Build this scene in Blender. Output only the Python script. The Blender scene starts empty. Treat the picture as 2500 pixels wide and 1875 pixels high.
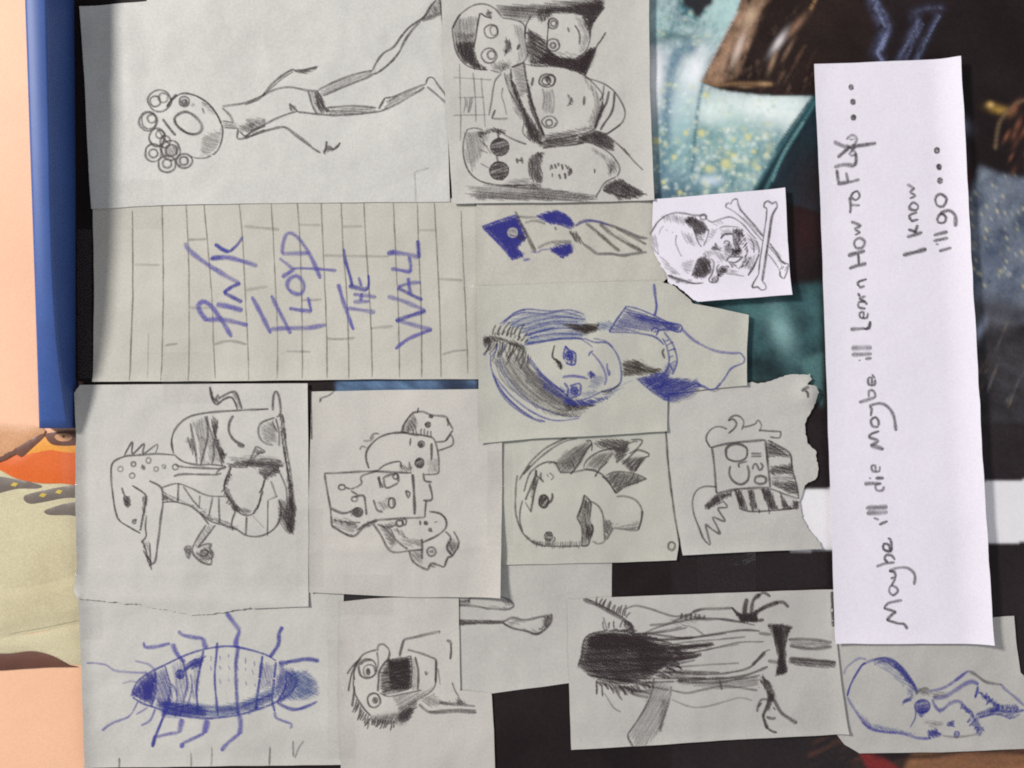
import bpy, math, random
import numpy as np
from mathutils import Vector, Matrix, noise
from mathutils.geometry import delaunay_2d_cdt

# ------------------------------------------------------------------ camera, world, lamps, exposure
# The collage hangs on a wall facing -Y. The photograph was taken with the camera turned a quarter
# turn: the picture's left is up (+Z), the picture's top is the wall's right (+X).
S = 0.0002                     # metres on the wall for one unit of the layout grid (0.5 m x 0.375 m in view)
CX, CY, ZC = 1250.0, 937.5, 1.5
def P(x, y, h=0.0):            # layout grid + height off the wall in mm -> world
    return ((CY - y) * S, -h * 0.001, ZC + (CX - x) * S)

scene = bpy.context.scene
C = scene.collection
cam_d = bpy.data.cameras.new("camera"); cam = bpy.data.objects.new("camera", cam_d); C.objects.link(cam)
DIST = 0.50
cam.matrix_world = Matrix(((0, 1, 0, 0), (0, 0, -1, -DIST), (-1, 0, 0, ZC), (0, 0, 0, 1)))
cam_d.sensor_width = 36.0
cam_d.lens = 36.0 * DIST / 0.5
cam_d.clip_start = 0.01; cam_d.clip_end = 50
cam_d.dof.use_dof = True; cam_d.dof.focus_distance = 0.497; cam_d.dof.aperture_fstop = 8.0
scene.camera = cam

world = bpy.data.worlds.new("World"); scene.world = world; world.use_nodes = True
wb = world.node_tree.nodes["Background"]
wb.inputs[0].default_value = (0.93, 0.95, 1.0, 1); wb.inputs[1].default_value = 0.33

def area(name, loc, target, size, power, col):
    l = bpy.data.lights.new(name, 'AREA'); l.shape = 'SQUARE'; l.size = size; l.energy = power; l.color = col
    o = bpy.data.objects.new(name, l); C.objects.link(o); o.location = loc
    o.rotation_euler = (Vector(target) - Vector(loc)).to_track_quat('-Z', 'Y').to_euler()
    return o
# room light high up to the right, and the weaker light of a window low on the left
area("ceiling_light", (0.55, -1.05, 2.55), (0, 0, 1.5), 0.24, 25, (1.0, 0.97, 0.93))
area("window_light", (-0.75, -0.95, 0.75), (0, 0, 1.4), 0.6, 2.4, (0.93, 0.95, 1.0))

vs = scene.view_settings
vs.view_transform = 'Standard'; vs.look = 'None'; vs.gamma = 1; vs.use_curve_mapping = False; vs.exposure = 0.0
scene.render.engine = 'CYCLES'
scene.cycles.transparent_max_bounces = 48
scene.cycles.max_bounces = 5
scene.cycles.filter_width = 1.9
scene.cycles.use_denoising = False      # keep the fine grain of a phone picture

# ------------------------------------------------------------------ helpers
rnd = random.Random(7)
def lin(c):                    # sRGB 0-255 -> linear
    return tuple((v / 255 / 12.92) if v <= 10.3 else ((v / 255 + 0.055) / 1.055) ** 2.4 for v in c)

def link(name, me, mat, parent=None):
    o = bpy.data.objects.new(name, me); C.objects.link(o)
    if mat is not None and len(me.materials) == 0: me.materials.append(mat)
    if parent is not None: o.parent = parent
    return o
def tag(o, label, cat, group=None, kind=None):
    o["label"] = label; o["category"] = cat
    if group: o["group"] = group
    if kind: o["kind"] = kind
    return o

def nodes(name):
    m = bpy.data.materials.new(name); m.use_nodes = True
    nt = m.node_tree
    return m, nt, nt.nodes["Principled BSDF"]
def noise_ramp(nt, scale, c0, c1, p0=.35, p1=.65, detail=4, coord='Object', rough=.6):
    tc = nt.nodes.new('ShaderNodeTexCoord'); n = nt.nodes.new('ShaderNodeTexNoise')
    n.inputs['Scale'].default_value = scale; n.inputs['Detail'].default_value = detail; n.inputs['Roughness'].default_value = rough
    nt.links.new(tc.outputs[coord], n.inputs['Vector'])
    r = nt.nodes.new('ShaderNodeValToRGB'); r.color_ramp.elements[0].position = p0; r.color_ramp.elements[1].position = p1
    r.color_ramp.elements[0].color = (*c0, 1); r.color_ramp.elements[1].color = (*c1, 1)
    nt.links.new(n.outputs['Fac'], r.inputs['Fac'])
    return n, r
def bump(nt, b, src, strength, dist):
    bp = nt.nodes.new('ShaderNodeBump'); bp.inputs['Strength'].default_value = strength; bp.inputs['Distance'].default_value = dist
    nt.links.new(src, bp.inputs['Height']); nt.links.new(bp.outputs[0], b.inputs['Normal'])

def paper_mat(name, col, rough=.85, fib=.84):
    m, nt, b = nodes(name)
    lo = tuple(v * (.90 if fib < .9 else .97) for v in col); hi = tuple(min(1, v * 1.03) for v in col)
    n, r = noise_ramp(nt, 17, lo, hi, .3, .7, 6)                    # cloudy, handled paper
    n2, r2 = noise_ramp(nt, 900, (fib, fib - .02, fib + .01), (1.06, 1.07, 1.05), .25, .75, 4, rough=.8)  # fibres
    mx = nt.nodes.new('ShaderNodeMixRGB'); mx.blend_type = 'MULTIPLY'; mx.inputs[0].default_value = 1
    nt.links.new(r.outputs[0], mx.inputs[1]); nt.links.new(r2.outputs[0], mx.inputs[2])
    nt.links.new(mx.outputs[0], b.inputs['Base Color'])
    b.inputs['Roughness'].default_value = rough; b.inputs['Specular IOR Level'].default_value = .25
    nb = nt.nodes.new('ShaderNodeTexNoise'); nb.inputs['Scale'].default_value = 260; nb.inputs['Detail'].default_value = 6
    tc = nt.nodes.new('ShaderNodeTexCoord'); nt.links.new(tc.outputs['Object'], nb.inputs['Vector'])
    nw = nt.nodes.new('ShaderNodeTexNoise'); nw.inputs['Scale'].default_value = 26; nw.inputs['Detail'].default_value = 2
    nt.links.new(tc.outputs['Object'], nw.inputs['Vector'])
    bump(nt, b, nb.outputs['Fac'], .16, .0006)
    b2 = nt.nodes.new('ShaderNodeBump'); b2.inputs['Strength'].default_value = .7 if fib < .9 else .22; b2.inputs['Distance'].default_value = .006
    nt.links.new(nw.outputs['Fac'], b2.inputs['Height'])
    nt.links.new(b2.outputs[0], b.inputs['Normal'].links[0].from_node.inputs['Normal'])
    return m
PAPER = {
    'sketch': paper_mat('sketch_paper', (.565, .552, .515)),
    'cream': paper_mat('cream_paper', (.55, .53, .468)),
    'grey': paper_mat('grey_paper', (.535, .52, .485)),
    'pale': paper_mat('pale_paper', (.605, .60, .565)),
    'warm': paper_mat('warm_paper', (.575, .55, .505)),
    'green': paper_mat('greenish_paper', (.54, .535, .47)),
    'white': paper_mat('white_paper', (.84, .80, .88), fib=.94),
    'card': paper_mat('white_card', (.80, .765, .845), fib=.94),
}

# ink: colour and density come from the pen strokes themselves
INK, nt, b = nodes('pen_ink')
at = nt.nodes.new('ShaderNodeAttribute'); at.attribute_name = 'ink'
tc = nt.nodes.new('ShaderNodeTexCoord')
ng = nt.nodes.new('ShaderNodeTexNoise'); ng.inputs['Scale'].default_value = 1400; ng.inputs['Detail'].default_value = 3
nt.links.new(tc.outputs['Object'], ng.inputs['Vector'])
mr = nt.nodes.new('ShaderNodeMapRange'); mr.inputs['From Min'].default_value = .3; mr.inputs['From Max'].default_value = .62
mr.inputs['To Min'].default_value = .55; mr.inputs['To Max'].default_value = 1.05
nt.links.new(ng.outputs['Fac'], mr.inputs['Value'])
mu = nt.nodes.new('ShaderNodeMath'); mu.operation = 'MULTIPLY'; mu.use_clamp = True
nt.links.new(at.outputs['Alpha'], mu.inputs[0]); nt.links.new(mr.outputs[0], mu.inputs[1])
nt.links.new(at.outputs['Color'], b.inputs['Base Color']); nt.links.new(mu.outputs[0], b.inputs['Alpha'])
b.inputs['Roughness'].default_value = .7; b.inputs['Specular IOR Level'].default_value = .2

COL = {'black': lin((76, 67, 69)), 'dark': lin((66, 55, 57)), 'pencil': lin((84, 76, 77)), 'blue': lin((58, 64, 156)),
       'deep': lin((64, 64, 156)), 'steel': lin((84, 108, 168)), 'brown': lin((70, 60, 54)), 'grey': lin((112, 108, 110)),
       'violet': lin((98, 94, 172)), 'paper': (.53, .505, .46), 'line': lin((92, 88, 82)), 'marker': lin((76, 70, 72))}

def inside(poly, x, y):
    c = False; n = len(poly); j = n - 1
    for i in range(n):
        xi, yi = poly[i]; xj, yj = poly[j]
        if (yi > y) != (yj > y) and x < (xj - xi) * (y - yi) / (yj - yi) + xi: c = not c
        j = i
    return c
def catmull(pts, closed=False, step=5.0):
    n = len(pts)
    if n < 3: return dens(pts, step)
    out = []
    for i in range(n if closed else n - 1):
        if closed: p0, p1, p2, p3 = (pts[(i + k - 1) % n] for k in range(4))
        else: p0, p1, p2, p3 = pts[max(i - 1, 0)], pts[i], pts[i + 1], pts[min(i + 2, n - 1)]
        k = max(2, int(math.dist(p1, p2) / step))
        for q in range(k):
            t = q / k
            out.append(tuple(.5 * (2 * p1[a] + (p2[a] - p0[a]) * t + (2 * p0[a] - 5 * p1[a] + 4 * p2[a] - p3[a]) * t * t
                                   + (3 * p1[a] - p0[a] - 3 * p2[a] + p3[a]) * t ** 3) for a in (0, 1)))
    out.append(pts[0] if closed else pts[-1])
    return out
def dens(pts, step):
    out = [pts[0]]
    for a, b_ in zip(pts, pts[1:]):
        k = max(1, int(math.dist(a, b_) / step))
        out += [(a[0] + (b_[0] - a[0]) * t / k, a[1] + (b_[1] - a[1]) * t / k) for t in range(1, k + 1)]
    return out

class Ink:                     # one drawn part: pen strokes laid onto a sheet
    def __init__(self, hf): self.v = []; self.f = []; self.c = []; self.hf = hf
    k = 0
    def stroke(self, pts, w, a, col, taper=True):
        if len(pts) < 2: return
        Ink.k += 1; e = .05 + (Ink.k % 600) * .0003
        n = len(pts); base = len(self.v); ph = rnd.random() * 50
        for i, (x, y) in enumerate(pts):
            x0, y0 = pts[max(i - 1, 0)]; x1, y1 = pts[min(i + 1, n - 1)]
            dx, dy = x1 - x0, y1 - y0; L = math.hypot(dx, dy) or 1
            nx, ny = -dy / L, dx / L
            r = noise.noise((x * .045 + ph, y * .045, ph)); jx = noise.noise((x * .03, y * .03, ph + 9)) * .7
            ww = w * (1 + .38 * r); aa = a * (1 + .42 * noise.noise((x * .025, ph, y * .025)))
            if taper:
                q = min(i, n - 1 - i) / max(1, n - 1)
                ww *= min(1, .6 + 6 * q)
            aa = max(0, min(1, aa * .86))
            for s, al in ((-1.0, 0), (-.28, 1), (.28, 1), (1.0, 0)):
                xx, yy = x + nx * (s * ww + jx), y + ny * (s * ww + jx)
                self.v.append(P(xx, yy, self.hf(xx, yy) + e)); self.c.append((*col, aa * al))
            if i:
                for q in range(3):
                    p = base + (i - 1) * 4 + q
                    self.f.append((p, p + 1, p + 5, p + 4))
    def hatch(self, poly, ang, sp, w, a, col, jit=1.0, inset=0.0):
        ca, sa = math.cos(ang), math.sin(ang)
        rot = [(x * ca + y * sa, -x * sa + y * ca) for x, y in poly]
        v0 = min(p[1] for p in rot); v1 = max(p[1] for p in rot); v = v0 + sp * rnd.random()
        while v < v1:
            xs = []
            for i in range(len(rot)):
                (ax, ay), (bx, by) = rot[i - 1], rot[i]
                if (ay > v) != (by > v): xs.append(ax + (bx - ax) * (v - ay) / (by - ay))
            xs.sort()
            for q in range(0, len(xs) - 1, 2):
                u0 = xs[q] + inset + rnd.gauss(0, 1.6) * jit; u1 = xs[q + 1] - inset + rnd.gauss(0, 1.6) * jit
                if u1 - u0 < 2: continue
                d = rnd.gauss(0, .9) * jit; b_ = rnd.gauss(0, 1.0)
                um = (u0 + u1) / 2
                l = [(u0, v + d), (um, v + b_), (u1, v - d)]
                self.stroke(catmull([(p * ca - r * sa, p * sa + r * ca) for p, r in l], step=9), w, a * rnd.uniform(.7, 1.2), col)
            v += sp * rnd.uniform(.7, 1.3)
    def build(self, name, parent):
        me = bpy.data.meshes.new(name); me.from_pydata(self.v, [], self.f)
        ca = me.color_attributes.new('ink', 'FLOAT_COLOR', 'POINT')
        ca.data.foreach_set('color', np.array(self.c, dtype=np.float32).ravel())
        return link(name, me, INK, parent)

HL = {'1': (6.0, 3.0, .24, .13), '2': (4.8, 3.0, .36, .20), '3': (4.2, 3.0, .50, .28), '4': (3.6, 3.1, .58, .40)}   # spacing, width, density, smudge
def draw(paper, frame, text, col='black'):
    """Pen marks: '#' starts a drawn part ('#*': every mark is one); s stroke, c closed stroke, o ellipse, f filled ellipse,
    h hatching, t ticks along a line, k colour. Numbers are in the given frame (origin, scale)."""
    fx, fy, fs = frame
    hf = paper['hf']; ink = None; name = None; single = False
    def flush():
        if ink and ink.v: ink.build(name, paper['obj'])
    for ln in text.strip().splitlines():
        ln = ln.strip()
        if not ln: continue
        if ln[0] == '#':
            flush(); name = ln[1:].strip(); ink = Ink(hf); single = name[0] == '*'; name = name.strip('* '); continue
        cmd, *rest = ln.split()
        if cmd == 'k': col = rest[0]; continue
        if single: flush(); ink = Ink(hf)
        par = [float(q) for q in cmd[1:].split(',') if q]
        pts = [(fx + float(q.split(',')[0]) / fs, fy + float(q.split(',')[1]) / fs) for q in rest] if ',' in rest[0] else None
        cc = COL[col]; op = cmd[0]
        if op in 'sc':
            w = par[0] if par else 3.3; a = par[1] if len(par) > 1 else .8
            ink.stroke(catmull(pts, op == 'c'), w, a, cc, op == 's')
        elif op == 'l':
            w = par[0] if par else 3.3; a = par[1] if len(par) > 1 else .8
            ink.stroke(dens(pts, 6), w, a, cc)
        elif op in 'of':
            n = [float(q) for q in rest]; rx = n[2] / fs; ry = (n[3] if len(n) > 3 else n[2]) / fs
            x, y = fx + n[0] / fs, fy + n[1] / fs
            if op == 'o':
                w = par[0] if par else 3.0; a = par[1] if len(par) > 1 else .75; t0 = rnd.random() * 6
                ink.stroke([(x + rx * math.cos(t0 + t * .26) * (1 + .05 * math.sin(t)), y + ry * math.sin(t0 + t * .26)) for t in range(26)], w, a, cc)
            else:
                a = par[0] if par else .8
                poly = [(x + rx * math.cos(t * .3), y + ry * math.sin(t * .3)) for t in range(21)]
                ink.hatch(poly, rnd.random() * 3, 3.0, 4.0, a * .8, cc, .6)
                ink.stroke(poly + poly[:1], 2.6, a * .8, cc)
        elif op == 'h':
            sp, w, a, sm = HL[cmd[1]]; q = cmd[2:].strip(',').split(',')
            ang = math.radians(float(q[0])) if q[0] else .5
            ink.hatch(pts, ang + .9, 6.5, 10, sm, cc, .5, 4.5)          # rubbed graphite under the lines
            ink.hatch(pts, ang, sp, w, a, cc)
            if cmd[1] in '34': ink.hatch(pts, ang + .4, sp * 1.6, w, a * .7, cc)
        elif op == 't':            # t w,a,len,angle,step
            w, a, L, ang, st = par
            d = dens(pts, st / fs)
            for (x, y) in d:
                x += rnd.gauss(0, .8); y += rnd.gauss(0, .8)
                q = math.radians(ang + rnd.gauss(0, 9)); l = L / fs * rnd.uniform(.65, 1.25)
                ink.stroke(catmull([(x, y), (x + l * .5 * math.cos(q), y + l * .5 * math.sin(q)),
                                    (x + l * math.cos(q + .12), y + l * math.sin(q + .12))], step=6), w, a, cc)
    flush()

# ------------------------------------------------------------------ sheets of paper
SHEETS = []
def sst(t): t = max(0.0, min(1.0, t)); return t * t * (3 - 2 * t)
def make_h(base, und, seed, curls, folds):
    def hf(x, y):
        h = base + und * (noise.noise((x / 210 + seed, y / 210, seed)) + .35 * noise.noise((x / 70, y / 70 + seed, seed)) + .9)
        for (ax, ay, bx, by, w, H, k) in curls:             # edge A-B stands off the wall
            L = math.hypot(bx - ax, by - ay); ux, uy = (bx - ax) / L, (by - ay) / L
            d = abs((x - ax) * -uy + (y - ay) * ux); t = ((x - ax) * ux + (y - ay) * uy) / L
            if d < w and -.3 < t < 1.3:
                q = 1.0 if k == 0 else (sst(t) if k == 1 else sst(1 - t) if k == -1 else sst(min(t, 1 - t) * 2.2))
                if k == 0: q = sst((t + .3) / .3) * sst((1.3 - t) / .3)
                h += H * q * (1 - d / w) ** (1.25 if w > 72 else 2)
        for (ax, ay, bx, by, w, H) in folds:                # soft crease along A-B
            L = math.hypot(bx - ax, by - ay); ux, uy = (bx - ax) / L, (by - ay) / L
            d = (x - ax) * -uy + (y - ay) * ux; t = ((x - ax) * ux + (y - ay) * uy) / L
            if -.15 < t < 1.15:
                h += H * math.exp(-(d / w) ** 2) * sst((t + .15) / .3) * sst((1.15 - t) / .3)
        return h
    return hf
def sheet(name, label, outline, mat, base, cat='drawing', und=.28, rough=.5, torn=(), curls=(), folds=(), grid=13, kind='sketch', radius=0):
    """One sheet: outline corners in layout units; torn = indices of edges that are ripped by hand."""
    seed = len(SHEETS) * 3.7 + 1.3
    hf = make_h(base, und, seed, curls, folds)
    pts = []
    n = len(outline)
    for i in range(n):
        a, b_ = outline[i], outline[(i + 1) % n]
        L = math.dist(a, b_); k = max(1, int(L / (5 if i in torn else 11)))
        nx, ny = -(b_[1] - a[1]) / L, (b_[0] - a[0]) / L
        for q in range(k):
            t = q / k; x = a[0] + (b_[0] - a[0]) * t; y = a[1] + (b_[1] - a[1]) * t
            if i in torn:
                j = 5 * noise.noise((x / 28, y / 28, seed)) + 2.6 * noise.noise((x / 9, y / 9, seed)) + rnd.gauss(0, .5)
            else: j = rough * 1.8 * noise.noise((x / 60, y / 60, seed))
            if q == 0: j *= .3
            pts.append((x + nx * j, y + ny * j))
    nb = len(pts)
    xs = [p[0] for p in pts]; ys = [p[1] for p in pts]
    # interior points kept off the border
    bx = np.array(pts)
    y = min(ys) + grid * .5; row = 0
    while y < max(ys):
        x = min(xs) + grid * (.5 if row % 2 else .9)
        while x < max(xs):
            if inside(pts[:nb], x, y) and np.min((bx[:, 0] - x) ** 2 + (bx[:, 1] - y) ** 2) > (grid * .45) ** 2:
                pts.append((x + rnd.uniform(-1, 1), y + rnd.uniform(-1, 1)))
            x += grid
        y += grid * .87; row += 1
    vv, ee, ff, *_ = delaunay_2d_cdt([Vector(p) for p in pts], [(i, (i + 1) % nb) for i in range(nb)], [], 1, 1e-4)
    verts = [P(p.x, p.y, hf(p.x, p.y)) for p in vv]; faces = []
    for f in ff:
        a, b_, c = (vv[i] for i in f[:3])
        cr = (b_.x - a.x) * (c.y - a.y) - (b_.y - a.y) * (c.x - a.x)
        faces.append(tuple(f) if cr < 0 else tuple(reversed(f)))
    nt_ = len(faces)
    o = len(verts)                                           # cut edge, the sheet's own thickness
    for i in range(nb):
        x, y = pts[i]; h = hf(x, y); verts += [P(x, y, h), P(x, y, h - .16)]
    for i in range(nb):
        j = (i + 1) % nb; faces.append((o + 2 * i, o + 2 * j, o + 2 * j + 1, o + 2 * i + 1))
    me = bpy.data.meshes.new(name); me.from_pydata(verts, [], faces)
    me.polygons.foreach_set('use_smooth', [i < nt_ for i in range(len(faces))])
    me.update()
    ob = link(name, me, PAPER[mat]); tag(ob, label, cat)
    d = {'obj': ob, 'hf': hf, 'poly': pts[:nb]}
    SHEETS.append(d)
    return d

# ------------------------------------------------------------------ wall
def grid_obj(name, x0, x1, y0, y1, nx, ny, hfun, mat):
    vs_ = [P(x0 + (x1 - x0) * i / nx, y0 + (y1 - y0) * j / ny, hfun(x0 + (x1 - x0) * i / nx, y0 + (y1 - y0) * j / ny)) for j in range(ny + 1) for i in range(nx + 1)]
    fs_ = [(j * (nx + 1) + i, (j + 1) * (nx + 1) + i, (j + 1) * (nx + 1) + i + 1, j * (nx + 1) + i + 1) for j in range(ny) for i in range(nx)]
    me = bpy.data.meshes.new(name); me.from_pydata(vs_, [], fs_)
    me.polygons.foreach_set('use_smooth', [True] * len(fs_))
    return link(name, me, mat)
wm, nt, b = nodes('salmon_wall_paint')
n, r = noise_ramp(nt, 9, (.80, .455, .285), (.88, .52, .335), .3, .7, 5)
n2, r2 = noise_ramp(nt, 1100, (.94, .935, .94), (1.02, 1.02, 1.02), .3, .7, 2)
mx = nt.nodes.new('ShaderNodeMixRGB'); mx.blend_type = 'MULTIPLY'; mx.inputs[0].default_value = 1
nt.links.new(r.outputs[0], mx.inputs[1]); nt.links.new(r2.outputs[0], mx.inputs[2])
nt.links.new(mx.outputs[0], b.inputs['Base Color']); b.inputs['Roughness'].default_value = .6
bump(nt, b, n2.outputs['Fac'], .12, .0004)
wall = grid_obj('wall', -2500, 5000, -2500, 4375, 20, 20, lambda x, y: -4.0, wm); wall['kind'] = 'structure'

# ------------------------------------------------------------------ wall sticker showing above the poster
def flat_mat(name, c0, c1, rough=.4, scale=30, coat=0):
    m, nt, b = nodes(name)
    n, r = noise_ramp(nt, scale, lin(c0), lin(c1), .3, .7, 4)
    n2, r2 = noise_ramp(nt, 1300, (.80, .80, .80), (1.08, 1.08, 1.08), .25, .75, 2)
    mx = nt.nodes.new('ShaderNodeMixRGB'); mx.blend_type = 'MULTIPLY'; mx.inputs[0].default_value = 1
    nt.links.new(r.outputs[0], mx.inputs[1]); nt.links.new(r2.outputs[0], mx.inputs[2])
    nt.links.new(mx.outputs[0], b.inputs['Base Color'])
    b.inputs['Roughness'].default_value = rough; b.inputs['Coat Weight'].default_value = coat
    return m
def pad(name, outline, mat, h0, h1, parent, soft=10, grid=12, smooth=True, edge=.12):
    pts = catmull(outline, True, 8)[:-1] if smooth else dens(outline + outline[:1], 8)[:-1]
    nb = len(pts); bx = np.array(pts)
    xs = bx[:, 0]; ys = bx[:, 1]
    for y in np.arange(ys.min() + 3, ys.max(), grid):
        for x in np.arange(xs.min() + 3, xs.max(), grid):
            if inside(pts[:nb], x, y) and np.min((xs - x) ** 2 + (ys - y) ** 2) > 25: pts.append((float(x), float(y)))
    vv, ee, ff, *_ = delaunay_2d_cdt([Vector(p) for p in pts], [(i, (i + 1) % nb) for i in range(nb)], [], 1, 1e-4)
    def hh(x, y):
        d = math.sqrt(np.min((xs - x) ** 2 + (ys - y) ** 2))
        return h0 + (h1 - h0) * (edge + (1 - edge) * sst(min(1, d / soft)))
    verts = [P(p.x, p.y, hh(p.x, p.y)) for p in vv]; faces = []
    for f in ff:
        a, b_, c = (vv[i] for i in f[:3])
        cr = (b_.x - a.x) * (c.y - a.y) - (b_.y - a.y) * (c.x - a.x)
        faces.append(tuple(f) if cr < 0 else tuple(reversed(f)))
    k = len(faces); o = len(verts)
    for i in range(nb):
        x, y = bx[i]; verts += [P(x, y, hh(x, y)), P(x, y, h0)]
    for i in range(nb):
        j = (i + 1) % nb; faces.append((o + 2 * i, o + 2 * j, o + 2 * j + 1, o + 2 * i + 1))
    me = bpy.data.meshes.new(name); me.from_pydata(verts, [], faces)
    me.polygons.foreach_set('use_smooth', [i < k for i in range(len(faces))])
    return link(name, me, mat, parent)
def fr(fx, fy, fs, s): return [(fx + float(q.split(',')[0]) / fs, fy + float(q.split(',')[1]) / fs) for q in s.split()]
Z5 = (0, 950, 1.793)
st = bpy.data.objects.new('wall_sticker', None); C.objects.link(st)
tag(st, 'cream, orange and grey cartoon sticker on the salmon wall, half hidden behind the poster', 'sticker')
m_cream = flat_mat('sticker_cream', (190, 179, 144), (208, 199, 166), .7, 20)
m_orange = flat_mat('sticker_orange', (214, 96, 36), (226, 112, 44), .35, 14)
m_amber = flat_mat('sticker_amber', (226, 146, 54), (236, 168, 72), .35, 14)
m_tan = flat_mat('sticker_tan', (200, 146, 104), (212, 160, 118), .4, 20)
m_sgrey = flat_mat('sticker_grey', (106, 96, 88), (120, 110, 102), .4, 24)
m_brown = flat_mat('sticker_brown', (92, 58, 48), (112, 72, 58), .4, 24)
m_yel = flat_mat('sticker_yellow', (196, 168, 66), (210, 184, 84), .4, 24)
pad('cream_body', fr(*Z5, '-60,392 120,400 420,420 420,1090 330,1040 210,1062 80,1085 -60,1100'), m_cream, -4, -3.4, st, 30)
pad('cream_roll', fr(*Z5, '-60,880 60,870 190,850 420,800 420,1010 330,1020 210,1045 80,1068 -60,1080'), m_cream, -3.6, -2.6, st, 34)
pad('cream_lower', fr(*Z5, '-60,1088 120,1082 300,1040 420,1040 420,1200 300,1215 200,1180 120,1162 -60,1170'), m_cream, -4, -3.2, st, 20)
pad('shadow_leaf', fr(*Z5, '-60,1172 30,1165 130,1155 215,1175 290,1215 330,1224 200,1226 100,1232 -60,1236'), m_brown, -3.4, -3.0, st, 12)
pad('orange_dome', fr(*Z5, '-60,330 0,365 60,395 160,414 250,416 420,412 420,190 300,190 180,200 90,260 0,310'), m_orange, -3.45, -2.9, st, 30)
pad('amber_band', fr(*Z5, '100,285 150,225 200,208 420,210 420,300 300,300 200,290 130,300'), m_amber, -3.1, -2.8, st, 20)
pad('tan_point', fr(*Z5, '-60,165 60,160 170,170 178,200 120,240 60,280 -60,320'), m_tan, -3.2, -2.7, st, 16)
pad('brown_edge', fr(*Z5, '-60,300 0,285 60,255 120,222 176,196 178,214 140,250 80,300 60,286 0,316 -60,330'), m_brown, -2.9, -2.6, st, 8)
pad('brown_patch', fr(*Z5, '186,200 230,190 300,186 420,190 420,236 330,248 260,252 210,240'), m_brown, -2.85, -2.6, st, 10)
pad('pale_spot', fr(*Z5, '228,208 250,196 285,196 308,208 296,226 262,230 240,224'), m_tan, -2.62, -2.25, st, 6)
pad('dark_spot', fr(*Z5, '262,209 268,204 275,207 273,214 266,215'), m_brown, -2.28, -2.1, st, 5)
for s_ in ('-60,388 60,398 165,424 150,438 60,440 -60,462', '92,470 140,455 250,432 420,410 420,478 280,480 180,498 120,506 92,492',
           '182,535 230,516 300,500 420,488 420,540 330,560 290,556 210,556 184,548'):
    pad('grey_bar', fr(*Z5, s_), m_sgrey, -3.42, -3.1, st, 8)
for cx_, cy_ in ((50, 420), (175, 467), (246, 452)):
    pad('yellow_diamond', fr(*Z5, f'{cx_-18},{cy_+4} {cx_-4},{cy_-9} {cx_+18},{cy_-5} {cx_+4},{cy_+10}'), m_yel, -3.1, -2.75, st, 5, smooth=False)

# ------------------------------------------------------------------ blue strip behind the poster's upper edge
m_blue = flat_mat('blue_plastic', (52, 82, 148), (62, 94, 162), .5, 18)
ST = [(-320, 43, 107, 31), (0, 55, 112, 30), (300, 66, 119, 28.5), (600, 77, 127, 26), (820, 85, 138, 21.5), (940, 89, 150, 15), (1044, 92, 168, 8)]
yy_ = np.linspace(-320, 1044, 60)
sm_ = lambda v: np.convolve(np.pad(v, 5, mode='reflect', reflect_type='odd'), np.ones(11) / 11, 'valid')
ST = list(zip(yy_, *[np.concatenate([w_[:-1], [ST[-1][c_]]]) for c_ in (1, 2, 3) for w_ in [sm_(np.interp(yy_, [q_[0] for q_ in ST], [q_[c_] for q_ in ST]))]]))
rail = []                                            # y, left, right, height: the rail leans back to the wall at its lower end
for (y_, al, ar, hh_) in ST:
    k_ = (DIST * 1000 - hh_) / (DIST * 1000)
    rail.append((y_, CX - (CX - al) * k_, min(CX - (CX - ar) * k_, 184), hh_))
def rail_right(y): return float(np.interp(y, [r_[0] for r_ in rail], [r_[2] for r_ in rail]))
vs_ = []; fs_ = []
for (y_, l_, r_, hh_) in rail:
    vs_ += [P(l_, y_, -4), P(l_, y_, hh_ - 1.6), P(l_ + 4, y_, hh_ - .4), P(l_ + 9, y_, hh_), P(r_ - 6, y_, hh_), P(r_ - 2, y_, hh_ - .5), P(r_, y_, hh_ - 1.6), P(r_, y_, -4)]
for j in range(len(rail) - 1):
    for i in range(7): fs_.append((j * 8 + i, (j + 1) * 8 + i, (j + 1) * 8 + i + 1, j * 8 + i + 1))
fs_ += [tuple(range(8)), tuple(reversed(range((len(rail) - 1) * 8, len(rail) * 8)))]
me = bpy.data.meshes.new('blue_strip'); me.from_pydata([tuple(map(float, v_)) for v_ in vs_], [], fs_)
me.polygons.foreach_set('use_smooth', [len(p_.vertices) == 4 and p_.index % 7 in (1, 2, 3, 4, 5) for p_ in me.polygons])
bs = link('blue_strip', me, m_blue)
tag(bs, 'raised blue plastic strip running along the upper edge of the dark poster', 'strip')

# ------------------------------------------------------------------ the printed poster
STEP = 4.0
px0, px1, py0, py1 = 106, 2620, -60, 1940
NX = int((px1 - px0) / STEP); NY = int((py1 - py0) / STEP)
gx = px0 + STEP * np.arange(NX + 1); gy = py0 + STEP * np.arange(NY + 1)
X, Y = np.meshgrid(gx, gy)
rs = np.random.RandomState(5)
def vn(u, v, seed):
    g = np.random.RandomState(seed).rand(64, 64)
    u = np.abs(u + 1000.0) % 63; v = np.abs(v + 1000.0) % 63
    i = u.astype(int); j = v.astype(int); a = u - i; c = v - j
    a = a * a * (3 - 2 * a); c = c * c * (3 - 2 * c)
    return (g[j, i] * (1 - a) + g[j, i + 1] * a) * (1 - c) + (g[j + 1, i] * (1 - a) + g[j + 1, i + 1] * a) * c
def fb(sx, sy, seed, ang=0.0, octv=3):
    ca, sa = math.cos(ang), math.sin(ang)
    U = (X * ca + Y * sa) / sx; V = (-X * sa + Y * ca) / sy
    t = 0; w = 0
    for k in range(octv):
        t = t + vn(U * 2 ** k + 3.1 * k, V * 2 ** k + 7.7 * k, seed + k) * .55 ** k; w += .55 ** k
    return t / w
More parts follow.
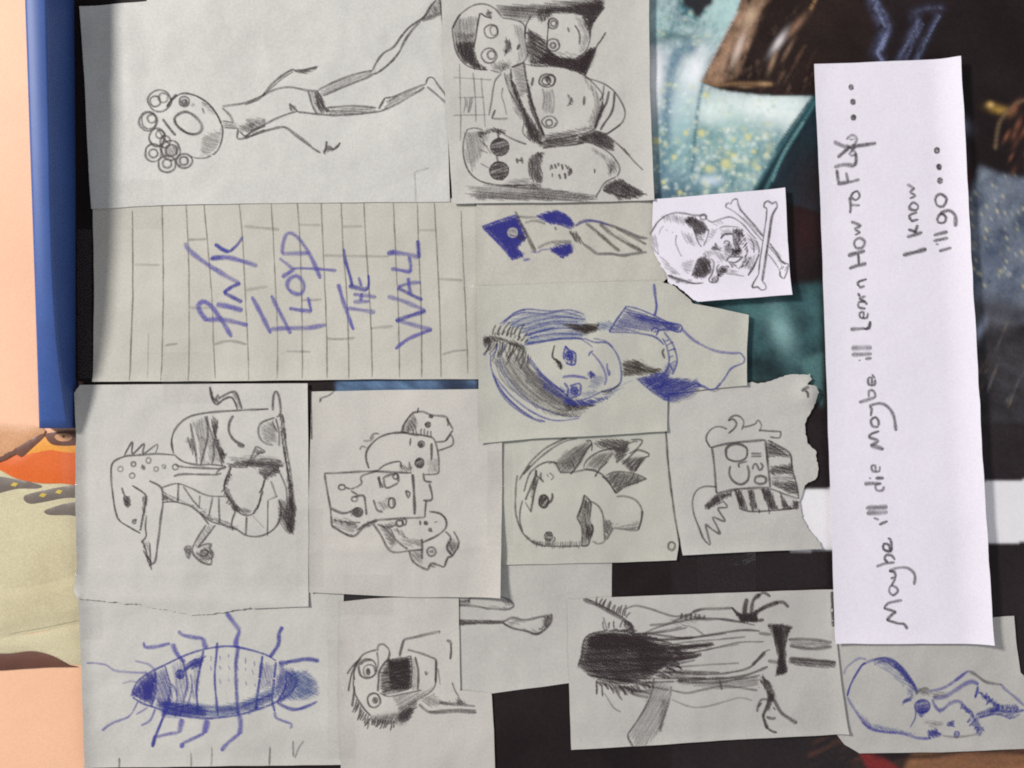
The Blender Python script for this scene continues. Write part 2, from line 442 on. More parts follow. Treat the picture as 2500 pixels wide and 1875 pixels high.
def blur(m, n):
    for _ in range(n):
        q = np.pad(m, 1, mode='edge')
        m = (q[:-2, 1:-1] + q[2:, 1:-1] + q[1:-1, :-2] + q[1:-1, 2:] + 2 * q[1:-1, 1:-1]) / 6
    return m
def pm(poly, soft=1):
    m = np.zeros(X.shape, bool); n = len(poly); j = n - 1
    for i in range(n):
        xi, yi = poly[i]; xj, yj = poly[j]
        if yi != yj:
            m ^= ((yi > Y) != (yj > Y)) & (X < (xj - xi) * (Y - yi) / (yj - yi) + xi)
        j = i
    return blur(m.astype(float), soft)
IMG = np.zeros(X.shape + (3,)); 
def put(mask, c):
    global IMG
    c = np.array(lin(c)) if isinstance(c, tuple) else c
    IMG = IMG * (1 - mask[..., None]) + mask[..., None] * c
def spot(x, y, rx, ry, ang=0, p=2):
    ca, sa = math.cos(ang), math.sin(ang)
    u = ((X - x) * ca + (Y - y) * sa) / rx; v = (-(X - x) * sa + (Y - y) * ca) / ry
    return np.exp(-((u * u + v * v) ** (p / 2)))
def line(pts, w, jit=0):
    m = np.zeros(X.shape)
    pts = catmull(pts, False, 6)
    for (x, y) in pts: 
        i0 = max(0, int((x - 4 * w - px0) / STEP)); i1 = int((x + 4 * w - px0) / STEP) + 2
        j0 = max(0, int((y - 4 * w - py0) / STEP)); j1 = int((y + 4 * w - py0) / STEP) + 2
        sl = (slice(j0, j1), slice(i0, i1))
        m[sl] = np.maximum(m[sl], np.exp(-((X[sl] - x) ** 2 + (Y[sl] - y) ** 2) / (w * w)))
    return m
def mixc(c0, c1, t):
    a = np.array(lin(c0)); b_ = np.array(lin(c1)); t = np.clip(t, 0, 1)[..., None]
    return a * (1 - t) + b_ * t
put(np.ones(X.shape), mixc((26, 19, 21), (42, 33, 34), fb(90, 90, 11)))
put(pm([(100, -60), (260, -60), (260, 960), (100, 960)], 6) * .8, mixc((22, 15, 15), (42, 31, 28), fb(30, 120, 12)))
# pale teal ground with bokeh
teal = pm([(1540, -60), (1830, -60), (1800, 40), (1762, 100), (1735, 160), (1712, 202), (1765, 222), (1850, 232), (1985, 236), (1960, 275), (1920, 330), (1880, 400), (1840, 470), (1800, 520), (1540, 520)], 2)
tcol = mixc((62, 100, 112), (196, 214, 216), fb(30, 46, 21, .5) * .9 + fb(8, 14, 24, .5) * .75 - .38)
put(teal, tcol)
put(teal * pm([(1540, 240), (1960, 240), (1960, 520), (1540, 520)], 10) * .35, (104, 158, 160))
def glow(x, y, rx, ry, an, c, k=1.0): put(teal * np.clip(spot(x, y, rx * 1.2, ry * 1.15, an) * (1.25 - .5 * fb(10, 16, 26, .4)) * k, 0, 1), c)
glow(1594, 195, 26, 82, .08, (244, 244, 250)); glow(1690, 182, 26, 58, .35, (244, 246, 250)); glow(1655, 260, 30, 60, .2, (198, 216, 222), .8)
glow(1860, 262, 100, 38, .08, (238, 246, 244)); glow(1930, 262, 40, 40, .5, (232, 244, 242), .8); glow(1775, 20, 46, 70, .3, (190, 222, 220), .8)
glow(1740, 270, 40, 30, 0, (232, 244, 242), .8); glow(1600, 60, 30, 40, 0, (170, 206, 206), .6); glow(1790, 330, 50, 60, .4, (176, 210, 204), .5)
glow(1668, 330, 20, 90, .05, (170, 204, 208), .6); glow(1572, 320, 14, 120, 0, (196, 216, 216), .7)
put(teal * spot(1650, 88, 70, 12, .08) * .75, (64, 100, 106)); put(teal * spot(1600, 100, 40, 10) * .5, (70, 108, 112)); put(teal * spot(1690, 60, 50, 10, -.1) * .4, (80, 126, 130))
put(teal * line([(1685, 118), (1655, 128), (1636, 190), (1626, 280), (1616, 430)], 15) * .85 * (.55 + .6 * fb(9, 16, 27)), (82, 120, 142))
put(teal * line([(1716, 205), (1704, 260), (1697, 330), (1690, 420)], 5) * .85, (70, 112, 124))
put(teal * line([(1760, 330), (1752, 420)], 14) * .35, (76, 122, 134)); put(teal * line([(1690, 420), (1640, 440)], 20) * .4, (78, 112, 140))
put(teal * spot(1625, 470, 70, 30) * .75, (62, 84, 114)); put(teal * spot(1735, 440, 32, 12), (196, 212, 228))
for k in range(420):
    x = rnd.uniform(1570, 1960); y = rnd.uniform(205, 490); r_ = rnd.choice([2.5, 3, 3.5, 4, 5])
    put(teal * spot(x, y, r_ * 1.3, r_, rnd.uniform(-.9, -.2)) * rnd.uniform(.3, .8), rnd.choice([(214, 218, 176), (222, 228, 200), (200, 216, 196), (236, 242, 238), (206, 226, 222), (170, 200, 196)]))
for k in range(46):
    put(teal * spot(rnd.uniform(1590, 1740), rnd.uniform(20, 110), rnd.uniform(3, 6), 3.5) * .6, rnd.choice([(206, 214, 176), (110, 156, 156), (170, 204, 200)]))
for (x, y, r_) in ((1712, 325, 10), (1675, 325, 7), (1602, 345, 9), (1826, 335, 8), (1772, 400, 14), (1730, 412, 9), (1722, 232, 7), (1646, 384, 7), (1790, 380, 7), (1840, 370, 6), (1850, 410, 7), (1620, 445, 6), (1660, 470, 6)):
    put(teal * spot(x, y, r_, r_, 0, 3) * .8, (220, 216, 150))
for k in range(70):
    x = rnd.gauss(1800, 70); y = rnd.gauss(385, 50); r_ = rnd.uniform(4, 9)
    put(teal * spot(x, y, r_, r_, 0, 3) * rnd.uniform(.25, .6), rnd.choice([(222, 224, 190), (226, 236, 230), (214, 214, 160), (190, 216, 212)]))
put(pm([(1660, -60), (1745, -60), (1740, 8), (1722, 22), (1708, 44), (1696, 40), (1690, 24), (1668, 14)], 2), (44, 44, 48))
# bronze shape
br = pm([(1712, 200), (1736, 150), (1765, 95), (1800, 30), (1830, -60), (2140, -60), (2130, 140), (1985, 236), (1900, 234), (1800, 224), (1760, 218)], 1)
put(br, mixc((30, 21, 20), (48, 36, 33), fb(60, 40, 31, .6)))
rim = pm([(1712, 200), (1765, 95), (1830, -60), (1910, -60), (1872, 20), (1838, 90), (1815, 150), (1798, 192), (1750, 206)], 2)
put(rim * br, mixc((52, 36, 30), (182, 146, 120), fb(22, 50, 33, .45) * 1.3 + fb(9, 20, 36, .45) * .5 - .52))
put(br * (1 - rim) * np.clip(fb(14, 40, 38, .5) * 1.8 - 1.12, 0, .55) * pm([(1800, 60), (1990, 10), (1990, 230), (1800, 230)], 12), (128, 98, 80))
put(rim * spot(1803, 118, 9, 40, .35) * .9, (214, 192, 178)); put(rim * spot(1830, 40, 14, 26, .4) * .8, (206, 178, 150)); put(rim * spot(1770, 150, 6, 24, .4) * .6, (180, 146, 122))
put(br * line([(1716, 198), (1745, 208), (1800, 204), (1880, 206)], 5) * .7, (150, 116, 84))
put(br * spot(1868, 205, 14, 5) * .8, (176, 142, 104)); put(br * spot(1820, 212, 20, 4) * .6, (150, 120, 92))
put(br * spot(1902, 102, 8, 30, .6), (222, 216, 216)); put(br * spot(1945, 62, 8, 34, .7) * .8, (168, 128, 104)); put(br * spot(1886, 150, 6, 26, .35) * .8, (166, 136, 112)); put(br * spot(1925, 120, 5, 26, .5) * .6, (150, 120, 100))
put(br * line([(1980, 20), (1988, 5), (1996, -20)], 4) * .9, (190, 146, 104))
put(line([(1712, 198), (1736, 150), (1765, 95), (1800, 30)], 3) * .8, (200, 194, 190))
# blue wisps
for p_, w_, a_ in (([(2118, -40), (2140, 30), (2160, 70), (2148, 110), (2140, 130), (2152, 150)], 9, .8), ([(2136, 0), (2168, 60), (2150, 120)], 6, .5),
                   ([(2190, 150), (2215, 100), (2240, 50)], 5, .8), ([(2208, 150), (2230, 100), (2250, 60)], 4, .6), ([(2235, 150), (2258, 100), (2290, 40)], 5, .8), ([(2230, 30), (2270, 20), (2295, 20)], 8, .3), ([(2225, 100), (2236, 70), (2232, 45)], 8, .3)):
    put(np.clip(line(p_, w_ * 1.5) * a_ * .55 * (fb(7, 18, 45, .5) * 1.6 - .2), 0, 1), (112, 122, 164)); put(np.clip(line([(x_ + 3, y_) for x_, y_ in p_], w_ * .45) * a_ * (fb(7, 16, 46, .5) * 1.8 - .45), 0, 1), (150, 160, 196))
put(spot(2000, 30, 90, 60) * .4, (52, 40, 36))
# dark teal sweep beside the bronze shape
sw = pm([(1985, 236), (1960, 275), (1920, 330), (1880, 400), (1838, 470), (2010, 520), (2010, 236)], 2)
put(sw, mixc((24, 36, 44), (40, 60, 70), fb(20, 90, 41, .55)))
put(sw * spot(1990, 450, 70, 90) * .8, (40, 28, 30))
for p_, w_, c_ in (([(1985, 240), (1930, 320), (1880, 400), (1838, 470)], 5, (58, 104, 112)), ([(1990, 250), (1935, 340), (1900, 400), (1870, 462)], 4, (84, 134, 138)),
                   ([(1960, 300), (1915, 370), (1886, 440)], 3, (120, 164, 166)), ([(1972, 252), (1930, 310), (1895, 365)], 3, (30, 60, 68))):
    put(line(p_, w_) * .85, c_)
put(spot(1965, 560, 30, 60) * .5, (64, 30, 32)); put(spot(1940, 640, 30, 60) * .4, (50, 36, 38))
# teal haze under the skull card
hz = pm([(1690, 720), (2010, 690), (2010, 920), (1960, 930), (1690, 930)], 8)
put(hz, mixc((34, 52, 56), (66, 100, 104), fb(50, 50, 51, .6) * 1.5 - .2))
put(hz * spot(1905, 800, 26, 60, -.35), (132, 168, 168)); put(hz * spot(1850, 760, 70, 24, .1) * .6, (84, 124, 124)); put(hz * spot(1880, 900, 60, 30) * .7, (30, 40, 44))
put(pm([(1950, 880), (2010, 860), (2010, 1000), (1985, 960)], 4) * .8, (86, 122, 122))
put(pm([(820, 925), (1166, 925), (1166, 965), (820, 965)], 3), mixc((52, 66, 92), (104, 132, 166), fb(60, 20, 55, .5) * 1.4 - .2))
put(spot(1110, 945, 40, 30), (48, 58, 78))
# right of the strip
put(spot(2440, 268, 26, 10, .2) * .8, (176, 140, 70)); put(spot(2418, 256, 9, 7), (206, 170, 104))
put(line([(2430, 360), (2440, 300), (2470, 262), (2500, 245), (2560, 235)], 5) * .7, (120, 100, 78))
for k in range(60):
    x = rnd.uniform(2445, 2600); y = rnd.uniform(255, 430)
    put(spot(x, y, rnd.uniform(3, 7), rnd.uniform(10, 22), .5) * rnd.uniform(.2, .7), rnd.choice([(150, 96, 72), (120, 74, 58), (90, 58, 48), (30, 24, 24)]))
put(spot(2350, 305, 16, 24, -.6) * .8, (126, 130, 146)); put(spot(2350, 400, 14, 40, .1) * .6, (104, 84, 96)); put(spot(2360, 440, 12, 30) * .5, (96, 46, 52))
bg = pm([(2350, 500), (2372, 460), (2392, 405), (2440, 425), (2640, 460), (2640, 800), (2380, 790), (2350, 640)], 6)
put(bg, mixc((72, 82, 100), (128, 136, 150), fb(26, 34, 61, .5) * 1.3 - .1))
put(bg * spot(2420, 640, 40, 70) * .35, (70, 84, 110))
for k in range(90):
    put(bg * spot(rnd.uniform(2360, 2600), rnd.uniform(420, 720), 3, 6, -.5) * rnd.uniform(.4, .9), rnd.choice([(196, 190, 150), (210, 204, 168), (176, 180, 184), (70, 76, 90)]))
put(pm([(2350, 720), (2640, 760), (2640, 1170), (2350, 1180)], 30) * .8, mixc((44, 40, 42), (86, 84, 90), fb(60, 40, 71, .5) * 1.2 - .1))
put(spot(2392, 806, 10, 26, .4), (160, 168, 190))
for k in range(40):
    put(spot(rnd.uniform(2380, 2600), rnd.uniform(780, 1060), 3, rnd.uniform(8, 20), .4) * rnd.uniform(.2, .6), rnd.choice([(130, 104, 86), (110, 110, 120), (140, 128, 110)]))
put(pm([(1640, 1030), (2640, 1030), (2640, 1940), (1640, 1940)], 6) * .9, mixc((36, 29, 31), (46, 39, 41), fb(120, 120, 73)))
put(pm([(1930, 1196), (2640, 1166), (2640, 1318), (1930, 1346)], 1), (236, 233, 236))
# bottom edge
lo = pm([(1980, 1800), (2060, 1780), (2640, 1815), (2640, 1940), (1960, 1940)], 4)
put(lo * np.clip(fb(60, 12, 81, -.45) * 2.6 - 1.2, 0, 1) * .7, (86, 58, 44)); put(pm([(2230, 1825), (2640, 1800), (2640, 1940), (2180, 1940)], 6) * .85, mixc((120, 84, 62), (176, 122, 84), fb(80, 20, 82, -.2)))
put(pm([(2096, 1832), (2140, 1836), (2200, 1880), (2190, 1940), (2150, 1940)], 2), (122, 42, 42))
put(line([(2140, 1842), (2260, 1846), (2380, 1830), (2520, 1838)], 9) * .8, (34, 24, 26))
lum = 1 - .85 * np.clip(IMG.mean(-1, keepdims=True) * 1.7, 0, 1)
IMG *= 1 + .32 * lum * (rs.rand(*X.shape)[..., None] - .5)
IMG = np.clip(IMG * (1 + .2 * lum * (rs.rand(*IMG.shape) - .5)), 0, 1)

pmtl, nt, b = nodes('poster_print')
at = nt.nodes.new('ShaderNodeAttribute'); at.attribute_name = 'print'
nt.links.new(at.outputs['Color'], b.inputs['Base Color'])
b.inputs['Roughness'].default_value = .55; b.inputs['Specular IOR Level'].default_value = .14
nb_ = nt.nodes.new('ShaderNodeTexNoise'); nb_.inputs['Scale'].default_value = 22; nb_.inputs['Detail'].default_value = 3
tc = nt.nodes.new('ShaderNodeTexCoord'); nt.links.new(tc.outputs['Object'], nb_.inputs['Vector'])
bump(nt, b, nb_.outputs['Fac'], .25, .004)
XX = X.copy()
left = np.where(gy < 930, 139 + gy * .012, 204.0)
left = np.array([rail_right(y_) + 1.5 if y_ < 930 else 204.0 + (y_ - 930) * .01 for y_ in gy])
XX = np.maximum(X, left[:, None])
HH = .25 * fb(260, 260, 91, 0, 2)
PH = lambda x, y: 0.0
co = np.stack([(CY - Y) * S, -HH * .001, ZC + (CX - XX) * S], -1).reshape(-1, 3)
idx = np.arange((NX + 1) * (NY + 1)).reshape(NY + 1, NX + 1)
keep = ((XX[:-1, 1:] - XX[:-1, :-1]) + (XX[1:, 1:] - XX[1:, :-1]) > .01)
q = np.stack([idx[:-1, :-1], idx[1:, :-1], idx[1:, 1:], idx[:-1, 1:]], -1)[keep]
me = bpy.data.meshes.new('poster'); me.from_pydata(co.tolist(), [], q.tolist())
ca = me.color_attributes.new('print', 'FLOAT_COLOR', 'POINT')
ca.data.foreach_set('color', np.concatenate([IMG.reshape(-1, 3), np.ones((IMG.shape[0] * IMG.shape[1], 1))], 1).astype(np.float32).ravel())
me.polygons.foreach_set('use_smooth', [True] * len(me.polygons))
poster = link('poster', me, pmtl)
tag(poster, 'large dark printed poster with teal and bronze picture, backing the pasted papers', 'poster')

# ------------------------------------------------------------------ the pasted papers
F1 = (150, 0, 3.318); F2 = (600, 0, 3.318); F3 = (1080, 0, 3.317); F6 = (200, 480, 3.606); F7 = (700, 480, 3.606); F8 = (1150, 480, 4.424)
G1 = (1150, 700, 3.16); G2 = (1560, 460, 5.53); G3 = (180, 920, 2.963); G4 = (740, 920, 2.962); G5 = (1200, 1040, 4.608); G6 = (1600, 900, 3.457)
G7 = (180, 1440, 3.253); G8 = (800, 1360, 3.222); H1 = (1360, 1420, 3.16); H2 = (2000, 1480, 4.2); H3 = (1980, 120, 3.319); H4 = (1980, 560, 3.072); H5 = (2000, 1050, 3.016)

# --- curly runner
p = sheet('paper_drawing', 'large paper with pencil running figure with curly hair, next to the blue strip', [(199, 20), (360, 6), (400, -60), (1082, -60), (1090, 200), (1099, 494), (700, 497), (400, 502), (228, 512), (222, 420), (212, 200)], 'pale', 1.4,
          curls=[(199, 20, 232, 512, 60, 1.2, 0)], folds=[(300, 20, 330, 260, 30, 1.0), (265, 200, 290, 260, 16, .6), (640, 40, 700, 470, 5, .22), (860, 60, 1040, 430, 6, .25), (420, 380, 760, 410, 5, .2)])
draw(p, F1, '''
# head
k black
s3.2,.75 860,870 930,795 1000,765 1100,785 1190,840 1260,920 1300,1000 1315,1080 1300,1170 1260,1240 1180,1285 1090,1285 1050,1265
s5,.85 865,875 900,820 945,775
s2.6,.7 1100,785 1195,845 1262,930 1300,1010
c5,.75 925,985 950,940 1020,915 1090,950 1140,1010 1145,1060 1100,1095 1030,1085 960,1040
s3,.6 930,975 950,1030 1040,1090 1110,1090
s4.5,.75 830,970 880,1040 935,1105
o4,.7 1005 830 40
f.6 1005 835 22
s4,.5 1150,880 1165,930
s5,.3 1060,870 1090,850
h1,20 1150,1100 1300,1050 1290,1180 1220,1260 1130,1270
h1,20 1150,800 1290,960 1240,940 1140,850
# curly_hair
k pencil
o4,.65 805 825 92 88
o4,.7 770 830 42
o4,.5 835 800 38
o4,.65 712 990 72 78
o4,.7 742 968 34
o3,.55 720 985 60 66
o4,.7 785 1120 62 72
o4,.6 810 1095 34
o4,.7 755 1245 66 72
o4,.6 755 1250 34
o4,.7 895 1225 76 80
o4,.6 900 1225 46
o4,.7 865 1335 72 66
o4,.6 865 1330 36
o4,.7 1005 1310 64 58
o4,.6 1000 1310 34
o4,.6 850 1155 40 48
h1,60 830,1180 960,1180 960,1270 840,1290
s4,.7 790,1050 840,1130 880,1170
# neck_and_shoulders
s3,.7 1315,985 1400,1000
s3,.7 1330,1040 1440,1050
h1,10 1310,990 1420,1000 1430,1050 1330,1050
s4,.65 1310,870 1380,860 1500,840 1620,790 1659,755
s4,.6 1310,880 1370,940 1400,1000
s4,.7 1440,1050 1435,1130 1530,1110 1659,1060
s3.4,.7 1450,1070 1500,1110 1560,1060 1659,1030
h2,30 1440,1010 1530,1000 1659,960 1659,1030 1520,1090 1450,1070
''')
draw(p, F2, '''
# arm
k pencil
s4,.7 0,855 120,805 220,690 330,600 400,570
s2.6,.6 140,790 240,700 330,625 390,590
h3,10 395,572 470,575 590,545 580,575 470,615 400,592
s4,.8 400,580 480,575 585,550
# torso
s4,.65 140,790 240,735 360,715 500,740 590,745
s4,.7 0,1110 110,1045 230,980 350,930 430,910
s3.4,.6 360,845 395,880 430,912
s4,.6 365,850 372,905
h2,40 350,850 400,860 430,915 370,910
h1,20 0,960 120,950 160,980 40,1050
# arm
s4,.6 0,1130 100,1090 290,1040 340,1050 430,1120 540,1200 610,1245
s3,.45 60,1090 200,1050 320,1035 420,1095 540,1190
h3,30 615,1245 670,1180 720,1200 765,1165 710,1230 650,1248
k black
s4,.85 660,1150 655,1200 640,1240
s3.6,.85 770,1160 745,1200 700,1222
# shorts
k pencil
s3.6,.7 510,745 540,850 580,930
s4,.75 580,745 610,800 640,870 690,915
h3,60 560,750 600,745 630,800 650,870 690,912 600,930 570,850
h1,80 510,745 570,745 580,920 560,900
# leg
s4,.65 590,740 700,680 800,640 920,600 1030,580
s4,.65 630,785 720,745 850,690 980,640 1060,600
h1,-25 600,745 800,645 1030,585 1060,600 850,690 640,785
k black
s4,.8 1030,580 1060,520 1120,440 1200,390 1260,310 1330,230 1440,150 1500,60 1545,8
s4,.75 1050,610 1150,540 1240,440 1290,340 1370,230 1420,180
s7,.7 1425,172 1500,150 1590,112
h2,70 1500,60 1560,0 1590,110 1440,160
s6,.9 1572,0 1600,150 1620,300 1640,480
s3.4,.7 1625,320 1640,600
# leg
k pencil
s4,.6 660,880 800,868 960,870 1060,880
s4.4,.7 430,915 580,930 700,940 850,935 1000,920 1090,910
h2,3 680,880 1050,875 1060,905 850,935 680,930
k black
s3.6,.75 1080,890 1130,800
k pencil
s3.6,.65 1130,800 1200,790 1320,740 1460,690
s4,.65 1090,910 1200,860 1330,790 1450,715
h2,-25 1140,820 1450,700 1330,790 1120,890
s3.4,.8 1460,690 1480,640 1520,640 1560,700 1620,780 1640,850
s4,.5 1470,710 1530,760 1635,850
s6,.8 1625,810 1640,855
# faint_box
k grey
s3.4,.22 1372,1400 1380,1640
s3.4,.2 1370,1400 1490,1365
''')

# --- four faces
p = sheet('paper_drawing', 'paper crowded with four cartoon heads, at the top edge beside the running figure', [(1076, -60), (1582, -60), (1583, 200), (1594, 492), (1400, 497), (1106, 500), (1088, 250)], 'sketch', 2.3,
          curls=[(1582, -60, 1594, 492, 60, 1.6, 0), (1594, 492, 1106, 500, 40, .9, 0)])
draw(p, F3, '''
# brick_pattern
k pencil
s2.6,.4 140,530 150,900 150,1150
s2.6,.5 250,600 268,800 272,1000
s2.6,.4 315,640 345,1000 345,1040
s2.6,.3 90,640 240,650 400,660
s2.6,.3 130,800 340,800
s2.6,.35 90,945 360,940
t2.6,.45,110,88,16 180,800 250,800
# capped_face
k pencil
h1,80 560,200 660,230 660,330 690,450 600,540 620,400
h1,60 400,560 540,500 560,560 460,600
k black
s3,.7 85,240 120,175 150,130 250,60 350,50 430,90 480,150
s4,.8 85,245 120,170 150,130
s3,.7 80,240 95,350 120,450 180,530 260,570 370,580
s3.6,.85 305,120 285,220 270,330 250,400
k dark
h1,85 130,160 290,140 270,330 100,330 90,250
h2,80 95,280 265,280 255,400 280,520 370,580 260,575 170,520 115,440
h4,80 105,360 250,350 262,430 290,520 370,575 260,570 170,515 120,430
h4,60 360,70 402,120 398,165 358,140
s3.6,.8 310,120 355,150 400,160
k black
o3,.65 395 270 55
o3.4,.7 418 262 30 40
o3,.7 380 465 62 60
o3.2,.7 398 460 32 34
h4,70 500,310 550,350 556,400 520,445 488,466 515,410 505,350
s5,.9 622,375 605,418
s3,.6 480,160 600,180 665,225 665,330 690,450 640,530 560,555
s3,.5 390,580 470,600 505,540
h1,60 380,520 480,500 560,520 520,590 420,600
# long_haired_face
k pencil
h1,5 470,70 760,60 780,150 500,160
h1,70 1060,140 1130,160 1190,330 1130,450 1100,440 1140,300
h1,30 900,430 1060,440 1100,470 960,470
k dark
h2,5 430,60 760,45 1290,-20 1310,60 1220,190 1130,150 1050,125 900,125 780,155 680,190 500,160
h4,8 790,90 1050,60 1290,10 1300,90 1215,205 1120,130 980,120 880,118
h3,75 760,90 900,70 880,140 800,200 770,180
h3,30 690,240 830,330 840,400 940,470 1080,480 1195,400 1240,400 1210,500 1150,620 1000,570 720,540 690,430
h4,10 850,410 950,480 1090,490 1200,420 1230,430 1150,610 1000,565 760,520
h4,60 1190,400 1245,400 1190,530 1150,620 1090,570 1130,480
h4,60 1130,150 1230,180 1195,240 1190,300 1150,210
k black
s3.2,.75 720,140 685,200 668,270 672,330
s3.4,.7 665,280 720,290 790,330 830,370
s2.8,.7 865,165 852,280 840,420
o3.2,.7 893 205 40 42
o2.8,.6 898 205 22
o3.4,.75 893 378 52 50
o4,.7 893 382 20
s4,.75 1012,235 1022,275
s3.4,.8 1068,220 1095,260 1110,310 1105,375
s3,.7 1130,150 1180,230 1192,330 1155,430 1080,485
s3.6,.9 1310,70 1225,180 1198,240 1190,320
s3.6,.85 1320,275 1280,340 1240,400 1185,540 1150,625
# hooded_face
k pencil
h1,80 1090,560 1200,680 1290,800 1280,960 1220,1050 1180,1000 1230,860 1180,720
h2,10 830,1090 1000,1070 1200,1020 1220,1060 1000,1120 830,1150
h1,60 500,620 560,600 620,860 660,1000 600,960 540,760
h1,10 560,550 660,525 700,740 640,820
k black
s3,.7 660,530 760,550 900,545 1020,570 1140,620 1230,700 1290,780 1290,870 1260,980 1220,1060 1100,1100 950,1130 830,1150
s3.6,.8 660,520 675,640 700,750 740,900 790,1030 820,1110
s3.4,.75 555,570 560,680 590,780 650,900 700,1030 760,1130
s3,.7 560,560 610,535 660,520
k dark
h4,70 548,650 585,680 640,850 720,980 800,1100 805,1185 700,1150 655,940 590,800
h3,65 690,640 710,760 780,980 840,1150 790,1100 720,940 680,760
k black
s3,.7 480,610 430,660 410,740 395,850 375,950
s3,.6 500,600 540,740 620,880 660,990 650,1080 700,1140
s2.6,.45 490,720 480,790 500,850 520,940
s3.6,.8 430,900 400,970
s4,.5 400,970 470,975 530,970
o3.4,.75 845 665 64 52
o3.6,.7 838 668 34
f.5 850 650 20
o3,.7 880 660 34 44
s5,.9 735,640 722,708
o3.2,.7 865 1000 60 48
o3.2,.7 862 1005 26
s3.4,.75 915,1000 905,1040
k grey
s3.4,.5 810,730 822,810 808,900
s3.4,.5 885,730 902,830 888,930
h1,90 815,740 890,740 895,930 815,930
k black
h4,60 1008,770 1052,810 1046,850 1010,882 1026,830
s5,.9 1147,792 1140,862
s3,.65 1150,640 1300,690 1400,770 1470,900 1450,1000 1330,1095
s3.4,.8 1302,705 1296,780 1270,830
s4,.85 1345,750 1320,850 1260,950 1232,1050
s4,.85 1390,755 1370,910 1300,1020 1275,1065
h3,60 1290,820 1310,870 1270,980 1240,1060 1215,1060 1260,950
s3,.6 1300,1100 1350,1080 1440,1020
k dark
h4,20 1100,1105 1220,1060 1330,1095 1390,1150 1380,1240 1280,1200 1180,1160 1090,1180
h3,-10 790,1150 950,1120 1090,1095 1095,1175 950,1195 830,1215 770,1180
s3,.6 1390,1160 1440,1200 1500,1265
s3,.6 1460,1210 1540,1310 1620,1390
s3,.7 1510,1255 1505,1280
# face_with_glasses
k pencil
h1,80 180,1080 300,1070 380,1100 300,1300 240,1400 190,1300
h1,10 520,1470 690,1440 720,1500 520,1510
h1,70 1200,1190 1400,1310 1420,1400 1340,1440 1330,1320 1220,1250
h2,5 160,1560 700,1560 1200,1600 1220,1640 300,1630
k black
s3.2,.75 205,1060 182,1120 170,1200 180,1300 220,1400 300,1470 400,1500 520,1512 680,1505
s2.8,.6 195,1062 260,1047 330,1062
k dark
h3,20 280,1070 330,1070 420,1040 510,1070 505,1105 400,1080 310,1130
f.8 465 1200 75 70
f.85 460 1392 76 72
k black
s4,.8 450,1050 455,1130
s4,.8 440,1270 455,1330
s3,.7 470,1075 520,1110 600,1150 680,1180
s2.6,.4 300,1140 370,1200
s2.6,.45 300,1220 370,1250
s2.6,.45 310,1330 380,1370
s2.6,.35 330,1160 400,1260
s4.4,.75 600,1290 608,1335
s4.4,.75 640,1282 650,1335
s4,.7 600,1305 650,1310
k dark
h3,70 720,1265 800,1235 815,1290 790,1350 812,1420 805,1490 740,1490 690,1420 690,1330
h3,20 760,1250 820,1230 820,1270 790,1290
h2,40 720,1480 810,1490 800,1540 720,1540
k black
t3.6,.75,42,75,26 880,1345 930,1330 990,1340 1035,1370
t3.6,.75,42,75,26 890,1410 940,1420 990,1410 1035,1380
s3,.7 880,1340 872,1390
s4,.75 1230,1375 1228,1412
s4.4,.75 1362,1370 1355,1412
h1,50 1320,1320 1390,1320 1400,1400 1340,1390
s3,.7 810,1212 950,1192 1070,1182 1170,1165 1270,1200 1350,1250 1410,1320 1432,1380 1410,1440
s3,.7 1400,1440 1310,1490 1265,1560 1235,1605
k dark
h4,30 1430,1445 1650,1585 1560,1618 1400,1600 1290,1560 1310,1500
h3,20 1400,1580 1560,1600 1520,1625 1410,1630
h1,5 160,1515 500,1500 820,1540 1250,1590 1250,1640 900,1640 400,1610
h2,4 480,1515 700,1490 820,1530 1100,1570 1240,1590 1180,1610 800,1570
''')

